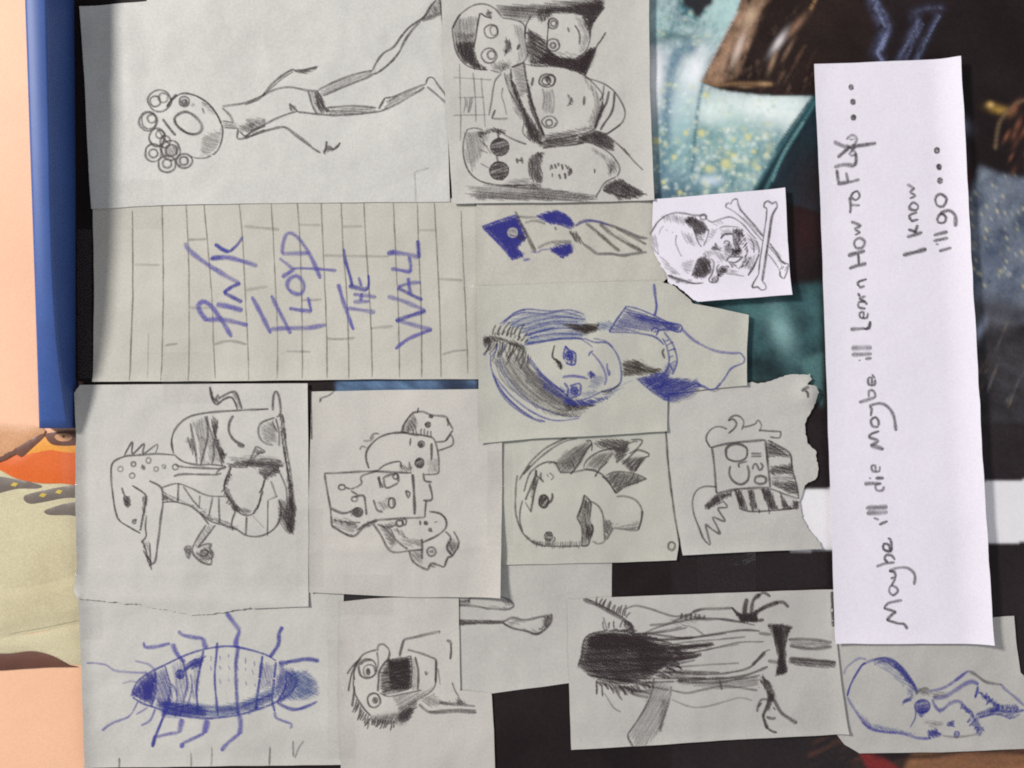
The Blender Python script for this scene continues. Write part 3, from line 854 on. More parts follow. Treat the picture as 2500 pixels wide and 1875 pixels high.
# --- the ruled wall lettering
p = sheet('paper_lettering', 'cream paper ruled like a brick wall with four words in blue capitals', [(230, 486), (600, 480), (1090, 484), (1168, 492), (1170, 700), (1172, 926), (900, 926), (600, 930), (231, 932), (234, 700)], 'cream', .75, cat='lettering',
          curls=[(230, 486, 231, 932, 60, 1.0, 0), (231, 932, 900, 926, 34, 1.1, 0)], folds=[(1110, 500, 1120, 900, 16, .25), (250, 700, 1100, 690, 6, .22), (980, 760, 1060, 860, 6, .3), (560, 500, 570, 900, 5, .15)])
draw(p, F6, '''
#* ruled_line
k line
s2.8,0.61 450,130 455,500 455,900 440,1300 430,1620
s2.1,0.25 595,1200 585,1600
s2.6,0.53 710,20 720,500 722,900 715,1300 705,1620
s2.6,0.49 920,20 945,600 950,1200 945,1620
s2.6,0.49 1075,20 1110,400 1150,900 1165,1300 1180,1600
s2.6,0.45 1385,20 1420,400 1445,900 1465,1300 1475,1620
s2.6,0.45 1670,20 1700,600 1725,1200 1725,1600
#* brick_joint
k grey
s5,.38 945,382 1020,380 1100,375
s5,.2 470,600 690,605
s5,.28 1430,265 1560,275 1740,292
s5,.25 1450,825 1540,810 1640,795
s5,.25 945,975 1040,982 1150,975
s4,.32 740,1312 850,1295
s4.4,.4 1170,1302 1300,1270 1455,1302
# word
k violet
s8,.8 1105,1095 1050,1020 1030,960 1070,925 1140,960 1200,1040 1260,1130 1322,1240
s8,.72 1100,1085 1250,1085 1465,1135
s9,.85 1190,950 1300,970 1420,1005
k deep
s7,.85 1415,930 1330,885 1255,848
s7,.9 1250,850 1320,800 1400,765
k violet
s8,.62 1395,765 1300,715 1120,605 960,485 910,410
k deep
s8,.9 1135,552 1180,540 1225,542
k violet
s7.5,.75 1200,540 1300,540 1450,580 1550,612
k deep
s7,.85 1175,420 1240,465 1300,492
s5,.85 1300,490 1370,430 1420,358
# word
k violet
s7,.85 1500,880 1580,1030 1665,1205
s7.5,.7 1660,1170 1800,1160 2000,1155 2150,1130
s6.5,.8 1670,870 1740,1010 1803,1130 1840,1210
''')
draw(p, F7, '''
#* ruled_line
k line
s2.6,0.49 95,30 120,400 135,900 140,1400 140,1600
s2.6,0.49 305,30 330,600 350,1100 360,1600
s2.6,0.51 480,30 500,460 530,850 545,1250 550,1600
s2.6,0.53 680,40 705,500 735,950 750,1350 755,1590
s2.6,0.53 940,50 965,600 985,1000 995,1590
s2.6,0.53 1150,60 1165,500 1185,1000 1190,1590
s2.6,0.57 1300,60 1330,600 1350,1100 1360,1590
s2.5,0.49 1535,130 1555,600 1580,1100 1595,1560
#* brick_joint
k grey
s5,.22 115,250 300,255
s5,.25 490,268 670,262
s5,.22 1160,298 1310,300
s5,.28 330,520 600,525 900,530
s5,.25 1340,725 1550,740
s4.4,.35 140,912 230,912 310,905
s4.4,.35 360,1250 450,1255 600,1245
s5,.25 740,1162 940,1140
s4,.4 1370,1390 1480,1360 1580,1350
s4,.25 0,1362 215,1365
k violet
# word
s7,.85 25,985 120,1000 225,1012
s5,.85 222,1012 205,950 190,885
c7,.75 70,700 20,740 10,800 60,850 120,860 155,820 150,760 110,710
s6,.7 60,635 150,632 300,640 440,655
s7,.85 75,635 20,675 -40,710
s6,.6 60,640 0,590 -60,545
s7,.75 -40,505 0,505 200,502
s6.5,.78 -40,505 -30,420 0,340 40,325 110,370 180,470 240,580 300,725
# word
s6.5,.85 455,770 510,950 590,1175
s7,.65 540,985 660,1000 780,1022
s7.5,.7 590,860 680,870 790,888
s7,.6 590,928 730,925
s6,.85 665,850 650,920
k deep
s5.5,.9 505,460 520,570 560,700 580,790
s7,.85 550,785 640,810 710,825
k violet
s5,.8 635,710 660,795
k deep
s5,.85 720,690 726,770 705,825
# word
k violet
s6.5,.85 958,1342 1080,1250 1280,1170
s7,.6 1280,1178 1120,1130 960,1090
k deep
s7,.85 960,1095 1090,1050 1225,1008
k violet
s7,.55 1225,1005 1050,930 890,880
k deep
s6,.85 1195,912 1080,858 978,805
k violet
s6,.8 980,800 1080,765 1182,757
s5,.8 1070,715 1080,790 1095,862
s7,.75 920,635 1000,650 1095,668
s5.5,.85 1092,668 1090,600 1078,530
k deep
s8,.85 885,505 950,488
k violet
s7.5,.7 920,490 1060,510 1165,538
k deep
s6,.85 1168,545 1162,470 1155,385
''')

# --- skull card
p = sheet('skull_card', 'small white card with printed skull and crossbones', [(1592, 489), (1700, 481), (1911, 462), (1917, 590), (1926, 722), (1820, 730), (1698, 739), (1670, 718), (1652, 700), (1628, 690), (1624, 668), (1612, 645), (1596, 622), (1588, 600)], 'card', 3.1, cat='card', torn=(6, 7, 8, 9, 10, 11),
          curls=[(1926, 722, 1698, 739, 60, 2.0, 0), (1911, 462, 1926, 722, 50, 1.0, 0)])
draw(p, G2, '''
# skull
k grey
h1,80 250,380 460,360 600,400 620,520 480,480 330,460
h1,60 520,560 700,640 760,800 640,760
h1,20 560,980 720,960 700,1150 600,1150
h1,40 1060,560 1240,560 1240,640 1100,660
h1,60 1000,880 1160,880 1160,1000 1050,1010
h1,40 1400,560 1560,700 1600,860 1500,860 1450,700
h1,80 1360,960 1560,900 1480,1120 1360,1100
k pencil
s3,.85 130,640 230,480 330,390
s3.4,.6 330,390 460,345 600,355 700,375 800,380 870,380 895,430
s3,.4 165,690 175,820 250,900
h1,80 150,660 215,620 240,760 250,900 180,830
h2,20 370,1150 450,1190 560,1220 690,1250 690,1300 520,1290 380,1200
h1,40 260,920 420,1060 560,1190 420,1190 330,1060
s3,.7 370,1180 450,1212 560,1250 700,1290 850,1285
s2.6,.35 250,640 280,560 320,520
s2.6,.4 340,570 370,585
s3,.5 425,600 445,615
s2.6,.4 490,640 478,740 510,830 540,900 560,930
k dark
h4,50 600,450 700,390 860,460 920,570 850,640 760,660 700,560
h3,20 590,420 640,400 720,400 700,470 620,500
h4,60 700,1190 800,950 870,910 950,1000 952,1130 870,1220 760,1230
h2,60 800,910 870,870 940,900 960,960 860,920
k pencil
o3,.6 850 400 40 36
h1,60 740,650 880,640 840,760 780,740
s3,.6 720,560 760,690 800,770 830,800
s3,.5 930,570 900,680 850,790
s3,.7 790,960 740,1070 700,1190
s3,.75 945,960 990,1010 970,1150 920,1240 960,1282 1030,1270 1052,1200 1030,1080 1065,1040
h2,80 980,1180 1040,1180 1040,1270 940,1275
k dark
h4,30 1055,1085 1110,1050 1190,1060 1180,1130 1100,1190 1055,1200
h4,30 945,830 1010,755 1030,800 1090,820 1085,860 1000,845
k pencil
h1,30 830,860 950,830 1080,870 1000,930 900,900
s3,.6 895,430 960,470 1080,430 1200,400 1300,440 1400,520 1480,620 1560,700
s2.6,.5 1060,560 1120,530 1250,530 1330,540
h1,30 960,480 1080,440 1120,480 1000,520
k dark
s3.4,.8 1080,690 1120,640 1180,625 1250,630
s3.4,.7 1120,760 1150,720 1200,740 1180,790
h3,70 1250,560 1380,550 1395,640 1340,740 1360,850 1320,920 1190,930 1260,850 1250,700
h2,40 1130,760 1250,740 1240,900 1150,920
h4,20 1225,835 1350,820 1350,890 1280,920
t2.6,.7,60,125,30 1290,560 1400,640 1440,740
t2.6,.65,55,120,30 1350,700 1420,760 1460,850
t2.6,.65,60,125,34 1440,880 1430,960 1380,1020
t2.6,.6,50,125,34 1480,940 1440,1020 1360,1060
s3.4,.8 1165,1000 1190,940 1280,935 1385,940
s3,.7 1180,1000 1280,1010 1370,950
h3,40 1200,1030 1300,1020 1300,1070 1230,1085
k pencil
s2.8,.6 1480,690 1520,760 1530,880
s2.8,.6 1560,720 1600,830 1590,900
k dark
s3.6,.85 1600,900 1530,1055 1450,1188
k pencil
h1,15 1060,1120 1250,1090 1330,1130 1300,1180 1150,1160
s2.8,.5 1150,1160 1300,1180 1400,1195
h1,30 950,560 1060,560 960,700 900,760
# crossbone
k pencil
s2.8,.5 1150,275 1220,305 1350,400 1500,560 1640,720
s4,.65 1310,190 1340,290 1450,420 1550,530 1650,660
s3.2,.75 1150,275 1160,225 1205,212
s3,.75 1215,240 1245,175 1300,160 1312,195
h1,45 1310,260 1400,380 1650,640 1640,710 1500,560 1350,350
s3.6,.7 1740,750 1830,880 1900,1000 1985,1035
s2.8,.45 1720,900 1800,1000 1870,1120 1870,1180
h2,50 1740,760 1850,890 1960,1030 1900,1060 1820,940 1735,830
s3,.7 1985,1035 1965,1140 1925,1235
s3,.7 1880,1130 1880,1190 1920,1230
t2.4,.55,70,110,22 1900,1060 1960,1060
# crossbone
k dark
s2.8,.65 1705,290 1690,450 1660,640 1640,800 1605,1000 1590,1180
s4.6,.85 1842,262 1775,380 1740,600 1710,800 1680,1000 1640,1262
s3.2,.7 1705,290 1662,265 1672,210 1722,185 1768,222 1822,200 1842,262
s3.2,.75 1590,1180 1512,1305 1510,1350 1575,1340 1620,1382 1680,1370 1682,1320 1640,1262
h2,80 1720,700 1745,560 1700,900 1640,1240 1650,1100 1690,900
''')

# --- blue tie
p = sheet('paper_drawing', 'paper with blue pen drawing of a striped tie, wedged below the four heads', [(1164, 498), (1592, 488), (1594, 560), (1592, 600), (1622, 650), (1632, 676), (1616, 692), (1400, 700), (1166, 706)], 'cream', 1.5, torn=(3, 4, 5),
          curls=[(1164, 498, 1166, 706, 26, .5, 0)])
draw(p, F8, '''
# tie_knot
k deep
h4,20 120,330 500,212 600,470 545,505 510,560 575,660 450,690 380,590
h4,70 150,330 490,225 590,465 530,500 500,560 560,650 450,680 380,570
s4,.8 115,330 300,265 490,205
s4,.8 125,340 250,460 390,610 450,690
k paper
f.85 450 395 52 50
k brown
s4,.6 480,165 560,340 640,520 690,610
s4,.5 570,340 650,500 700,590
h2,60 490,440 560,400 600,470 540,500
k violet
s4,.6 560,690 640,680
s4,.5 640,600 720,605 760,580 830,575
# collar
k grey
s4.4,.5 500,220 600,228 710,230
s5,.5 580,290 640,270 720,268 800,300
k deep
h4,20 690,222 800,170 900,150 1010,180 1080,240 1122,340 1080,352 980,320 850,300 780,260
h4,60 720,220 900,160 1010,190 1080,250 1110,335 980,310 850,290
k grey
s5,.5 720,560 800,520 900,490 1080,490
h2,10 860,490 1080,490 1080,530 900,540
k deep
h4,15 820,577 900,540 1070,510 1102,580 1060,640 1000,667 920,640 870,600
h4,60 850,575 1060,520 1095,585 1050,630 1000,655 920,620
k brown
h3,60 1050,375 1130,380 1225,520 1130,505
s4,.5 900,330 920,370
# tie_blade
k grey
s5,.75 1120,325 1210,272 1330,270 1480,310 1650,370 1800,440 1900,455
k violet
s4,.5 1130,320 1215,275 1340,270 1490,315
k grey
s5,.8 1205,515 1290,570 1360,620 1500,622 1640,640 1760,620 1890,605
k brown
s5.5,.6 1235,295 1400,425 1600,595
s6,.6 1385,300 1500,400 1640,490 1845,600
s5,.55 1565,345 1700,420 1885,520
h1,40 1230,290 1280,300 1640,600 1560,600
h1,40 1380,300 1430,310 1870,590 1780,580
''')

# --- afro head, with the seam beside it
p = sheet('paper_drawing', 'paper with cartoon head in profile with spiky swept hair and open mouth', [(1222, 1040), (1420, 1030), (1648, 1036), (1652, 1150), (1664, 1250), (1655, 1340), (1650, 1366), (1494, 1372), (1224, 1378)], 'green', .85,
          folds=[(1295, 1040, 1296, 1370, 8, .4), (1240, 1220, 1640, 1210, 6, .2)], curls=[(1650, 1366, 1224, 1378, 30, .6, 0)])
draw(p, G5, '''
# face
k pencil
s3,.7 500,490 508,560 560,600
s3.4,.8 560,520 548,580 585,630
s3.2,.7 620,540 640,570
s3.2,.6 650,520 700,570 660,605
s3.2,.65 640,425 700,402 750,470 775,525
s3.2,.65 770,522 900,520 1060,490 1200,520 1280,580 1350,680 1405,760
k dark
f.85 585 845 52 72
o3,.6 585 845 55 74
s4,.8 680,750 686,800 660,850 620,865
f.8 640 1240 48 52
s3.4,.6 705,1240 710,1280 680,1300
h2,70 600,1290 700,1310 690,1350 600,1350
k pencil
s2.8,.8 350,830 320,950 320,1080 350,1180
s3.4,.75 290,550 272,700 265,900 282,1030 340,1180 420,1270 520,1330 700,1350 850,1350 1000,1345
t2.6,.5,70,92,24 520,1290 700,1300 980,1290
h2,10 340,1180 430,1260 560,1310 560,1350 430,1290
# mouth
k dark
s3.6,.85 1040,770 1010,900 960,1030
s3.2,.75 960,1030 1000,1100 1018,1200 1010,1345
s3.2,.7 1040,770 1110,850 1110,950 1100,1060 1135,1150 1110,1250 1080,1335 1010,1345
h2,80 1040,780 1110,855 1110,950 1095,1060 1130,1150 1100,1300 1015,1340 1020,1180 965,1030 1015,900
h3,80 1060,1100 1130,1120 1130,1200 1070,1300 1050,1250
s4,.8 1115,1230 1135,1160 1128,1100
s3,.7 1060,830 1050,930
s3,.7 1090,850 1075,1000
k pencil
s3.6,.65 1110,840 1200,900 1250,1000 1262,1150 1272,1290
s3.4,.55 1130,1290 1200,1322 1272,1295
# neck
s4,.6 1400,790 1500,788 1600,820 1660,880 1690,960 1680,1060 1645,1165
s3.6,.85 1690,950 1682,1050 1645,1165
s4,.6 1370,1140 1500,1160 1645,1168
h1,-10 1340,1100 1500,1110 1660,1050 1645,1160 1500,1160
h3,50 1270,1045 1330,1060 1360,1100 1340,1180 1290,1260 1275,1150
s3,.75 1362,1140 1350,1175 1290,1275
# hair
s3.2,.7 310,605 400,450 520,320 650,220 850,130
s3.6,.85 350,550 400,480 430,440
s3.2,.65 360,540 450,440 620,290 800,180 960,140
s3.4,.65 430,520 530,440 640,402 740,420
s3.6,.85 380,830 430,700 490,560 500,490
s3,.8 362,740 400,600 435,515
s3.6,.85 520,590 480,740 440,965
s2.8,.6 440,960 380,850
s3.2,.8 500,560 455,720
h2,70 470,600 515,600 470,780 450,920 440,800
h2,-40 700,430 820,290 1000,200 1110,170 1125,230 1000,400 925,510 780,520
h1,60 780,400 1000,230 1080,240 950,490 800,510
s4,.85 885,540 960,450 1060,280 1130,190
s3.4,.7 1060,170 1110,165 1130,230 1120,280
s3.6,.7 1030,485 1060,400 1200,290 1400,245
s3.2,.65 1040,480 1150,492 1200,520
s3.6,.85 1160,570 1220,480 1300,400
h3,20 1130,195 1220,150 1400,140 1560,160 1500,300 1390,285 1200,235
h2,-50 1050,450 1180,310 1400,290 1300,410 1200,490
h3,-40 1380,250 1520,200 1560,250 1480,380 1400,420 1370,340
s3.4,.75 1560,150 1690,162 1620,270 1470,425
s3.4,.6 1510,210 1600,172 1640,180
s3.4,.7 1540,310 1650,270 1765,312 1745,350
s3.8,.85 1745,340 1680,390 1610,505
h3,-50 1450,400 1560,360 1740,345 1620,510 1550,505
h2,-50 1500,430 1560,400 1620,500 1560,510
s3.4,.65 1280,555 1400,512 1600,530 1742,592
s3.4,.75 1742,592 1600,640 1480,690 1400,755
h3,-60 1285,565 1400,520 1600,535 1735,592 1480,690 1390,745
s3.6,.8 1240,560 1310,620 1395,755
# corner_circle
o4.4,.75 2020 1345 38 44
''')

# --- crest with letters, ripped along the right
p = sheet('torn_drawing', 'torn paper with pencil crest holding a striped shield and letters GO', [(1622, 950), (1700, 946), (1820, 938), (1885, 928), (1920, 916), (1976, 912), (1980, 926), (1966, 940), (1990, 945), (1996, 958), (1982, 998), (1966, 1030), (1964, 1060), (1975, 1085), (1990, 1100), (1994, 1150), (1990, 1168), (1962, 1190), (1950, 1225), (1955, 1262), (1972, 1290), (1994, 1318), (2002, 1338), (1860, 1344), (1665, 1354), (1650, 1260), (1632, 1130), (1624, 1040)], 'sketch', 1.15,
          torn=tuple(range(2, 22)), curls=[(1960, 916, 1985, 1000, 70, 3.0, 2), (1665, 1354, 2002, 1338, 22, 1.2, 0)])
draw(p, G6, '''
# border_line
k dark
s3.6,.85 76,270 84,500 104,800 132,1050 170,1300 205,1500
# box
k black
s4,.75 460,665 650,625 920,602
s4,.8 470,660 490,800 510,1050
s4,.65 510,1050 700,1012 955,1000
s4,.85 922,600 940,780 965,1000
# scroll
s3.4,.75 460,665 425,600 440,540 490,495 550,490 600,510
s3.4,.75 610,545 660,505 680,460 650,425 610,440
s3.4,.75 610,440 650,400 705,402 742,450 722,515
s3.4,.7 735,492 800,480 845,462
s3.6,.75 840,465 862,435 890,480 868,530
s3.6,.7 868,520 950,525 1052,530
s3.6,.75 1052,525 1042,582 960,575
# letters
s4,.8 628,820 618,880 650,945 715,975 772,940 785,870 768,812
s4,.7 705,835 698,800 770,780
o4.4,.8 680 708 94 74
k pencil
s3.6,.6 802,715 890,715
s3.6,.6 802,738 890,738
s3.6,.75 880,790 902,825 872,855 845,800 822,815 815,850
o4.4,.75 880 937 50 34
# stripes
k dark
s3.4,.7 940,602 1050,660 1130,720 1150,850 1180,960 1205,1095
h3,10 935,615 965,615 1130,722 1122,745 942,742
h3,10 950,822 1142,800 1166,890 970,892
h3,10 975,945 1180,950 1200,1070 1110,1040 978,975
h1,10 960,895 1170,895 1180,950 980,940
h3,70 410,1150 520,1055 640,1030 640,1080 560,1100 430,1185
h4,75 660,1022 722,1018 762,1190 700,1172
h4,75 770,1018 822,1014 862,1192 800,1192
h4,75 880,1010 962,1000 1032,1185 950,1192
h4,60 1040,1035 1145,1182 1070,1182
h4,60 1150,1105 1205,1120 1192,1180 1152,1172
s3.2,.7 700,1172 800,1202 950,1196 1100,1182 1200,1170
s3,.7 870,1180 872,1222
s3,.7 955,1180 955,1225
s2.6,.7 960,1010 1100,1060 1200,1095
h1,20 990,1020 1180,1080 1190,1110 1060,1060
# tail
k black
s3.4,.75 512,995 420,990 350,1020 310,1100 320,1220 360,1330 400,1430 455,1490
s3.6,.8 462,1480 440,1400 420,1310 470,1350 540,1390 510,1320 480,1250 580,1285 545,1220 525,1175 600,1165 570,1120 545,1090
h3,-60 410,1160 520,1065 560,1130 500,1150 420,1190
s3,.7 560,1090 600,1060 640,1050
# tip_mark
k dark
s6,.8 1218,190 1250,165 1275,150
s5,.8 1245,185 1265,205 1268,245
''')

# --- girl portrait in blue pen
p = sheet('paper_drawing', 'paper with blue pen portrait of a long-haired girl in the middle of the collage', [(1165, 700), (1400, 692), (1612, 686), (1645, 700), (1690, 742), (1760, 755), (1824, 770), (1820, 850), (1820, 941), (1720, 950), (1628, 962), (1626, 1052), (1480, 1062), (1300, 1070), (1172, 1082), (1168, 900)], 'green', 2.2, torn=(2, 3),
          curls=[(1172, 1082, 1626, 1052, 30, .9, 0), (1824, 770, 1820, 941, 30, .8, 0), (1165, 700, 1172, 1082, 30, .5, 0)], folds=[(1170, 925, 1620, 915, 8, .3), (1660, 760, 1700, 930, 6, .25)])
draw(p, G1, '''
# hair
k blue
s3,.55 240,300 330,210 430,178 600,190 760,182 870,215
s3,.55 220,290 380,205 560,212 700,195 850,235
s3,.5 300,300 450,232 650,228 830,250
s3,.5 350,310 550,255 700,235 880,255
s3,.55 380,360 560,300 720,290 900,300
s3.4,.6 420,380 600,332 760,322 950,332
s3.4,.7 420,440 600,412 780,400 870,408
s4,.65 450,398 650,365 860,372
s3.2,.6 405,452 560,425 700,398 850,400
s3,.5 250,270 340,200 420,180
s3,.5 400,330 560,285 680,270 820,275
s4,.6 440,370 520,345 640,320
k steel
h1,-5 260,280 400,190 800,185 880,240 900,300 420,380 380,340
h1,5 420,380 900,300 950,340 860,400 420,445
k brown
h3,5 690,290 830,290 980,285 985,335 880,375 780,335
h3,10 800,300 980,300 970,340 880,365
k steel
h2,20 980,275 1080,262 1100,330 980,345
k dark
h3,25 105,385 200,380 300,410 400,440 435,520 380,500 260,425 110,435
h3,80 85,400 150,375 150,430 100,490
t3,.75,95,-72,30 165,375 240,372 330,375 400,410
t3,.75,40,-60,26 180,375 300,390 410,440
t3,.7,110,108,22 160,420 250,425 330,450 400,490 460,540
t2.6,.55,130,100,34 200,420 300,440 400,500
k blue
t3,.6,120,105,50 150,430 260,440
s3.2,.55 150,520 160,640 220,740 330,860 480,970 640,1030 830,1015
s3.2,.5 200,480 240,620 330,760 450,880 600,960 760,1000 840,1000
s3.4,.6 460,560 560,690 680,790 760,860
s4,.6 430,540 500,640 600,740 720,810
s3.6,.6 170,680 230,800 320,900 450,1000 570,1040
s3,.5 180,700 260,830 360,930 480,1010
s3,.5 160,660 250,850 400,980 540,1045
s3,.4 200,560 260,700 360,830 520,940
k grey
s4,.5 260,480 320,640 430,780 560,880 700,950 860,940
s4,.5 320,490 400,640 500,760 620,860 760,920 960,915
s4,.55 380,510 450,640 560,760 700,850 800,890
s4,.45 230,520 280,650 380,780 520,890
s4,.4 180,540 230,700 330,810
h1,45 150,560 400,520 560,700 720,820 960,900 830,1010 600,1000 350,830
h2,35 380,560 560,720 820,900 780,960 600,900 420,740
k blue
h2,40 470,590 600,720 720,790 800,890 960,900 760,930 560,790
h3,20 730,850 820,880 950,860 1080,845 960,910 800,930 720,890
k dark
h2,15 700,900 830,905 960,910 900,940 740,960
k brown
h1,15 560,940 740,970 840,1000 700,1010
# face
k blue
s3.4,.65 870,400 950,430 1040,432 1100,490 1140,570 1155,650 1145,740 1080,790 1000,810 900,860 810,880
s3,.4 940,400 1030,420 1090,470
s3,.4 850,410 900,440 935,470
k violet
s3.6,.6 930,510 980,570 1020,640 1040,710 1025,760
k blue
s3.6,.75 905,535 915,510 940,495
s3,.8 1048,590 1045,620 1062,690
s2.6,.6 1062,640 1070,680
k dark
s4,.9 642,450 625,540 660,570 690,600 690,640
h3,60 640,545 690,585 705,625 680,640 640,570
k blue
s3.4,.85 728,455 712,520 716,565
o3.4,.8 752 535 26 30
f.8 752 535 12
s3.4,.8 725,458 760,495 800,515 795,600 730,590
s3,.7 728,460 750,500 795,520
h2,70 720,470 760,490 795,520 795,600 730,590
s3,.7 740,500 760,560 780,520 770,600
k deep
h4,30 905,640 950,672 945,700 915,708
k violet
s4,.55 700,700 790,690 900,712
s3.4,.5 705,690 790,685 880,700
k blue
s4.4,.85 718,740 745,790 735,850
h2,40 760,770 832,750 832,830 760,855
o3.4,.8 795 805 24 28
f.8 795 805 11
s3.4,.75 758,765 835,748 842,800 830,835 760,858
s3,.7 765,760 790,790 830,800
k steel
h1,20 930,680 1010,680 1032,740 960,790 900,780
h1,30 830,830 900,790 1000,800 900,860
k brown
s4,.5 1000,810 1080,800 1140,755
h1,20 1000,800 1140,760 1080,830 1010,840
k steel
h1,-20 1000,830 1150,760 1290,700 1200,760 1080,850
# collar
k blue
s3.6,.85 1060,350 1130,240 1195,152
s3,.7 1195,152 1300,180 1400,220 1500,270 1612,302 1602,350 1500,330 1400,352
h2,12 1100,300 1195,160 1400,230 1610,310 1590,348 1400,350 1060,350 1060,330
h3,12 1200,200 1400,235 1600,310 1580,345 1450,300 1300,270
s3.2,.6 1060,352 1200,355 1350,372 1430,400 1480,450
s3,.75 1385,350 1400,320 1440,330 1420,380
s3.4,.7 1480,350 1545,440 1580,540 1575,610 1545,680
s3.4,.7 1470,400 1505,470 1520,570 1500,650 1440,700
t2.6,.6,50,-25,40 1490,420 1520,500 1525,600
h2,60 1510,590 1575,580 1560,660 1500,700 1470,690
k brown
s4,.75 1485,480 1472,505 1488,555
h3,15 1165,580 1270,560 1350,620 1475,640 1430,672 1280,682 1170,692
h1,25 1170,560 1300,560 1480,650 1300,690 1180,690
k blue
h3,-30 1275,705 1470,655 1530,690 1500,760 1380,800
h3,-25 1380,790 1520,700 1720,718 1780,770 1700,830 1580,880 1490,872
h2,20 1300,700 1500,690 1720,740 1590,870 1450,850
s3,.6 1270,705 1380,800 1490,872 1590,878
# shoulder
k violet
s5,.6 1612,322 1720,420 1860,490 1980,512 2070,512
k blue
s3.2,.7 2065,510 2092,540 2092,585 2000,630 1950,700 1920,742
s4,.75 1920,742 1860,795 1790,772 1730,745
# hanging_line
s4.6,.75 1403,-20 1412,60 1425,160 1408,230
''')

# --- beetle
p = sheet('paper_drawing', 'paper with big blue pen beetle, nearest the lower left corner', [(196, 1455), (500, 1440), (790, 1440), (840, 1446), (836, 1660), (838, 1864), (520, 1868), (212, 1872), (206, 1700), (200, 1560)], 'sketch', .55,
          curls=[(196, 1455, 212, 1872, 30, 1.6, 0), (838, 1864, 212, 1872, 26, .8, 0)], folds=[(230, 1640, 820, 1650, 6, .25), (700, 1480, 720, 1850, 6, .25)])
draw(p, G7, '''
# body
k blue
s3.6,.75 460,840 500,740 560,680 650,630 750,580 880,520 1030,470 1200,445 1350,460 1520,510 1610,560
s4,.7 470,850 560,900 650,930 800,985 1000,1015 1150,1010 1300,990 1450,950 1600,890 1690,830
k deep
h4,60 460,830 530,720 610,650 662,660 650,780 622,905 540,870
h3,80 540,760 640,700 640,860 580,880
k blue
s4.6,.8 650,640 658,780 620,925
s3.4,.65 730,600 770,760 752,870 700,1000
s3.4,.6 780,740 822,820 810,1000
s3.4,.6 860,540 892,650 905,750 880,860 850,1000
s3.4,.55 930,660 942,780 900,930
s4.4,.8 1035,480 1000,650 980,780 990,980
s4.6,.85 1145,415 1125,650 1130,800 1150,1000
s6.5,.85 1310,440 1290,600 1295,800 1310,985
s4.6,.8 1500,520 1480,700 1460,850 1450,950
s4.4,.8 1610,570 1590,750 1580,870 1600,960
k steel
h2,5 650,870 900,880 1100,910 1300,890 1500,800 1650,720 1640,850 1500,930 1300,1000 1100,1020 900,1015 720,1015
k blue
h2,-10 700,880 1000,910 1080,960 1060,1010 820,1000 720,980
h2,-15 1260,980 1310,940 1330,990
h2,-15 1370,980 1460,900 1480,950 1400,985
h2,-15 1520,940 1590,870 1600,900
k blue
h1,-8 660,870 900,900 1060,930 1040,1000 860,1000 720,1000
h1,0 1080,920 1300,900 1480,840 1600,800 1580,880 1400,950 1200,990
h2,70 660,650 740,610 800,800 760,960 660,900
h1,80 780,600 900,540 930,760 880,900 820,900
h1,80 960,560 1020,500 1000,760 980,900 940,860
h1,75 1480,560 1600,590 1580,760 1470,800
s4,.5 700,900 900,930 1100,960 1300,940
s4,.5 660,910 860,960 1060,990
s4,.5 1320,930 1450,880 1580,820
t2.4,.4,40,70,60 1090,520 1300,500 1500,600
t2.4,.4,40,70,60 1090,600 1300,600 1480,640
t2.4,.35,40,70,60 1160,700 1300,700 1440,740
# tail
k steel
h1,50 1640,640 1800,640 1900,720 1900,820 1760,870 1640,870
h1,30 1690,640 1850,640 1930,720 1955,830 1860,880 1640,880 1700,760
h1,-30 1700,640 1850,630 1940,720 1950,820 1800,880
k blue
h2,60 1640,600 1740,620 1800,700 1740,800 1640,870 1600,760
s7,.75 1630,575 1750,562 1850,545 1950,562
h3,0 1620,580 1720,570 1660,610
s5.5,.8 1620,890 1700,930 1780,942 1880,910 1935,880
s4,.75 1690,640 1685,760 1620,890
s4.4,.75 1780,700 1740,800 1640,885
s3.4,.6 1700,650 1760,700 1780,720
# leg
k violet
s6,.8 560,410 570,450 640,450 770,422
s8,.85 790,422 820,500 880,570
# leg
s6,.75 840,318 862,352 960,375 1030,382
s9,.85 1030,380 1045,440 1060,460
# leg
s7,.8 1215,180 1260,240 1320,318
s8,.85 1322,318 1295,390 1288,455
# leg
k blue
s7,.9 1662,290 1632,350 1628,430 1560,530
# leg
h4,-40 870,625 960,545 1060,525 1010,600 900,640
f.8 850 665 34 36
# leg
k deep
s4.4,.9 770,860 720,990 660,1140 628,1245
s6,.8 650,1150 628,1245
# leg
k violet
s10,.85 865,1020 840,1130
s6,.65 840,1130 750,1142 660,1165
# leg
s11,.85 1065,1030 1040,1135
s6,.75 1040,1135 940,1180 870,1215
s8,.85 872,1210 855,1250
# leg
s8,.85 1320,990 1330,1070 1320,1140
s7,.85 1322,1135 1250,1190 1200,1240 1175,1275
# leg
s4.4,.7 1600,960 1610,1010 1680,1040 1735,1062 1720,1095
# antennae
s4,.45 110,575 250,590 350,640 580,655
s5,.7 570,640 600,680
s4,.35 490,560 600,590 650,640
s3,.7 515,880 470,970 430,1010
s4.4,.6 440,1005 300,1060 230,1112
s3.6,.6 590,930 500,985
s4,.7 650,940 610,1030 540,1072
s4,.3 390,740 460,720 500,730
#* pencil_tick
k grey
s3.4,.7 365,1330 370,1412
s3,.5 935,1290 940,1395
s3,.4 1100,1240 1100,1390
s3.4,.75 1562,1240 1560,1385
s3.4,.65 1745,1190 1747,1320
s3.4,.5 1830,1195 1790,1250 1760,1330
''')

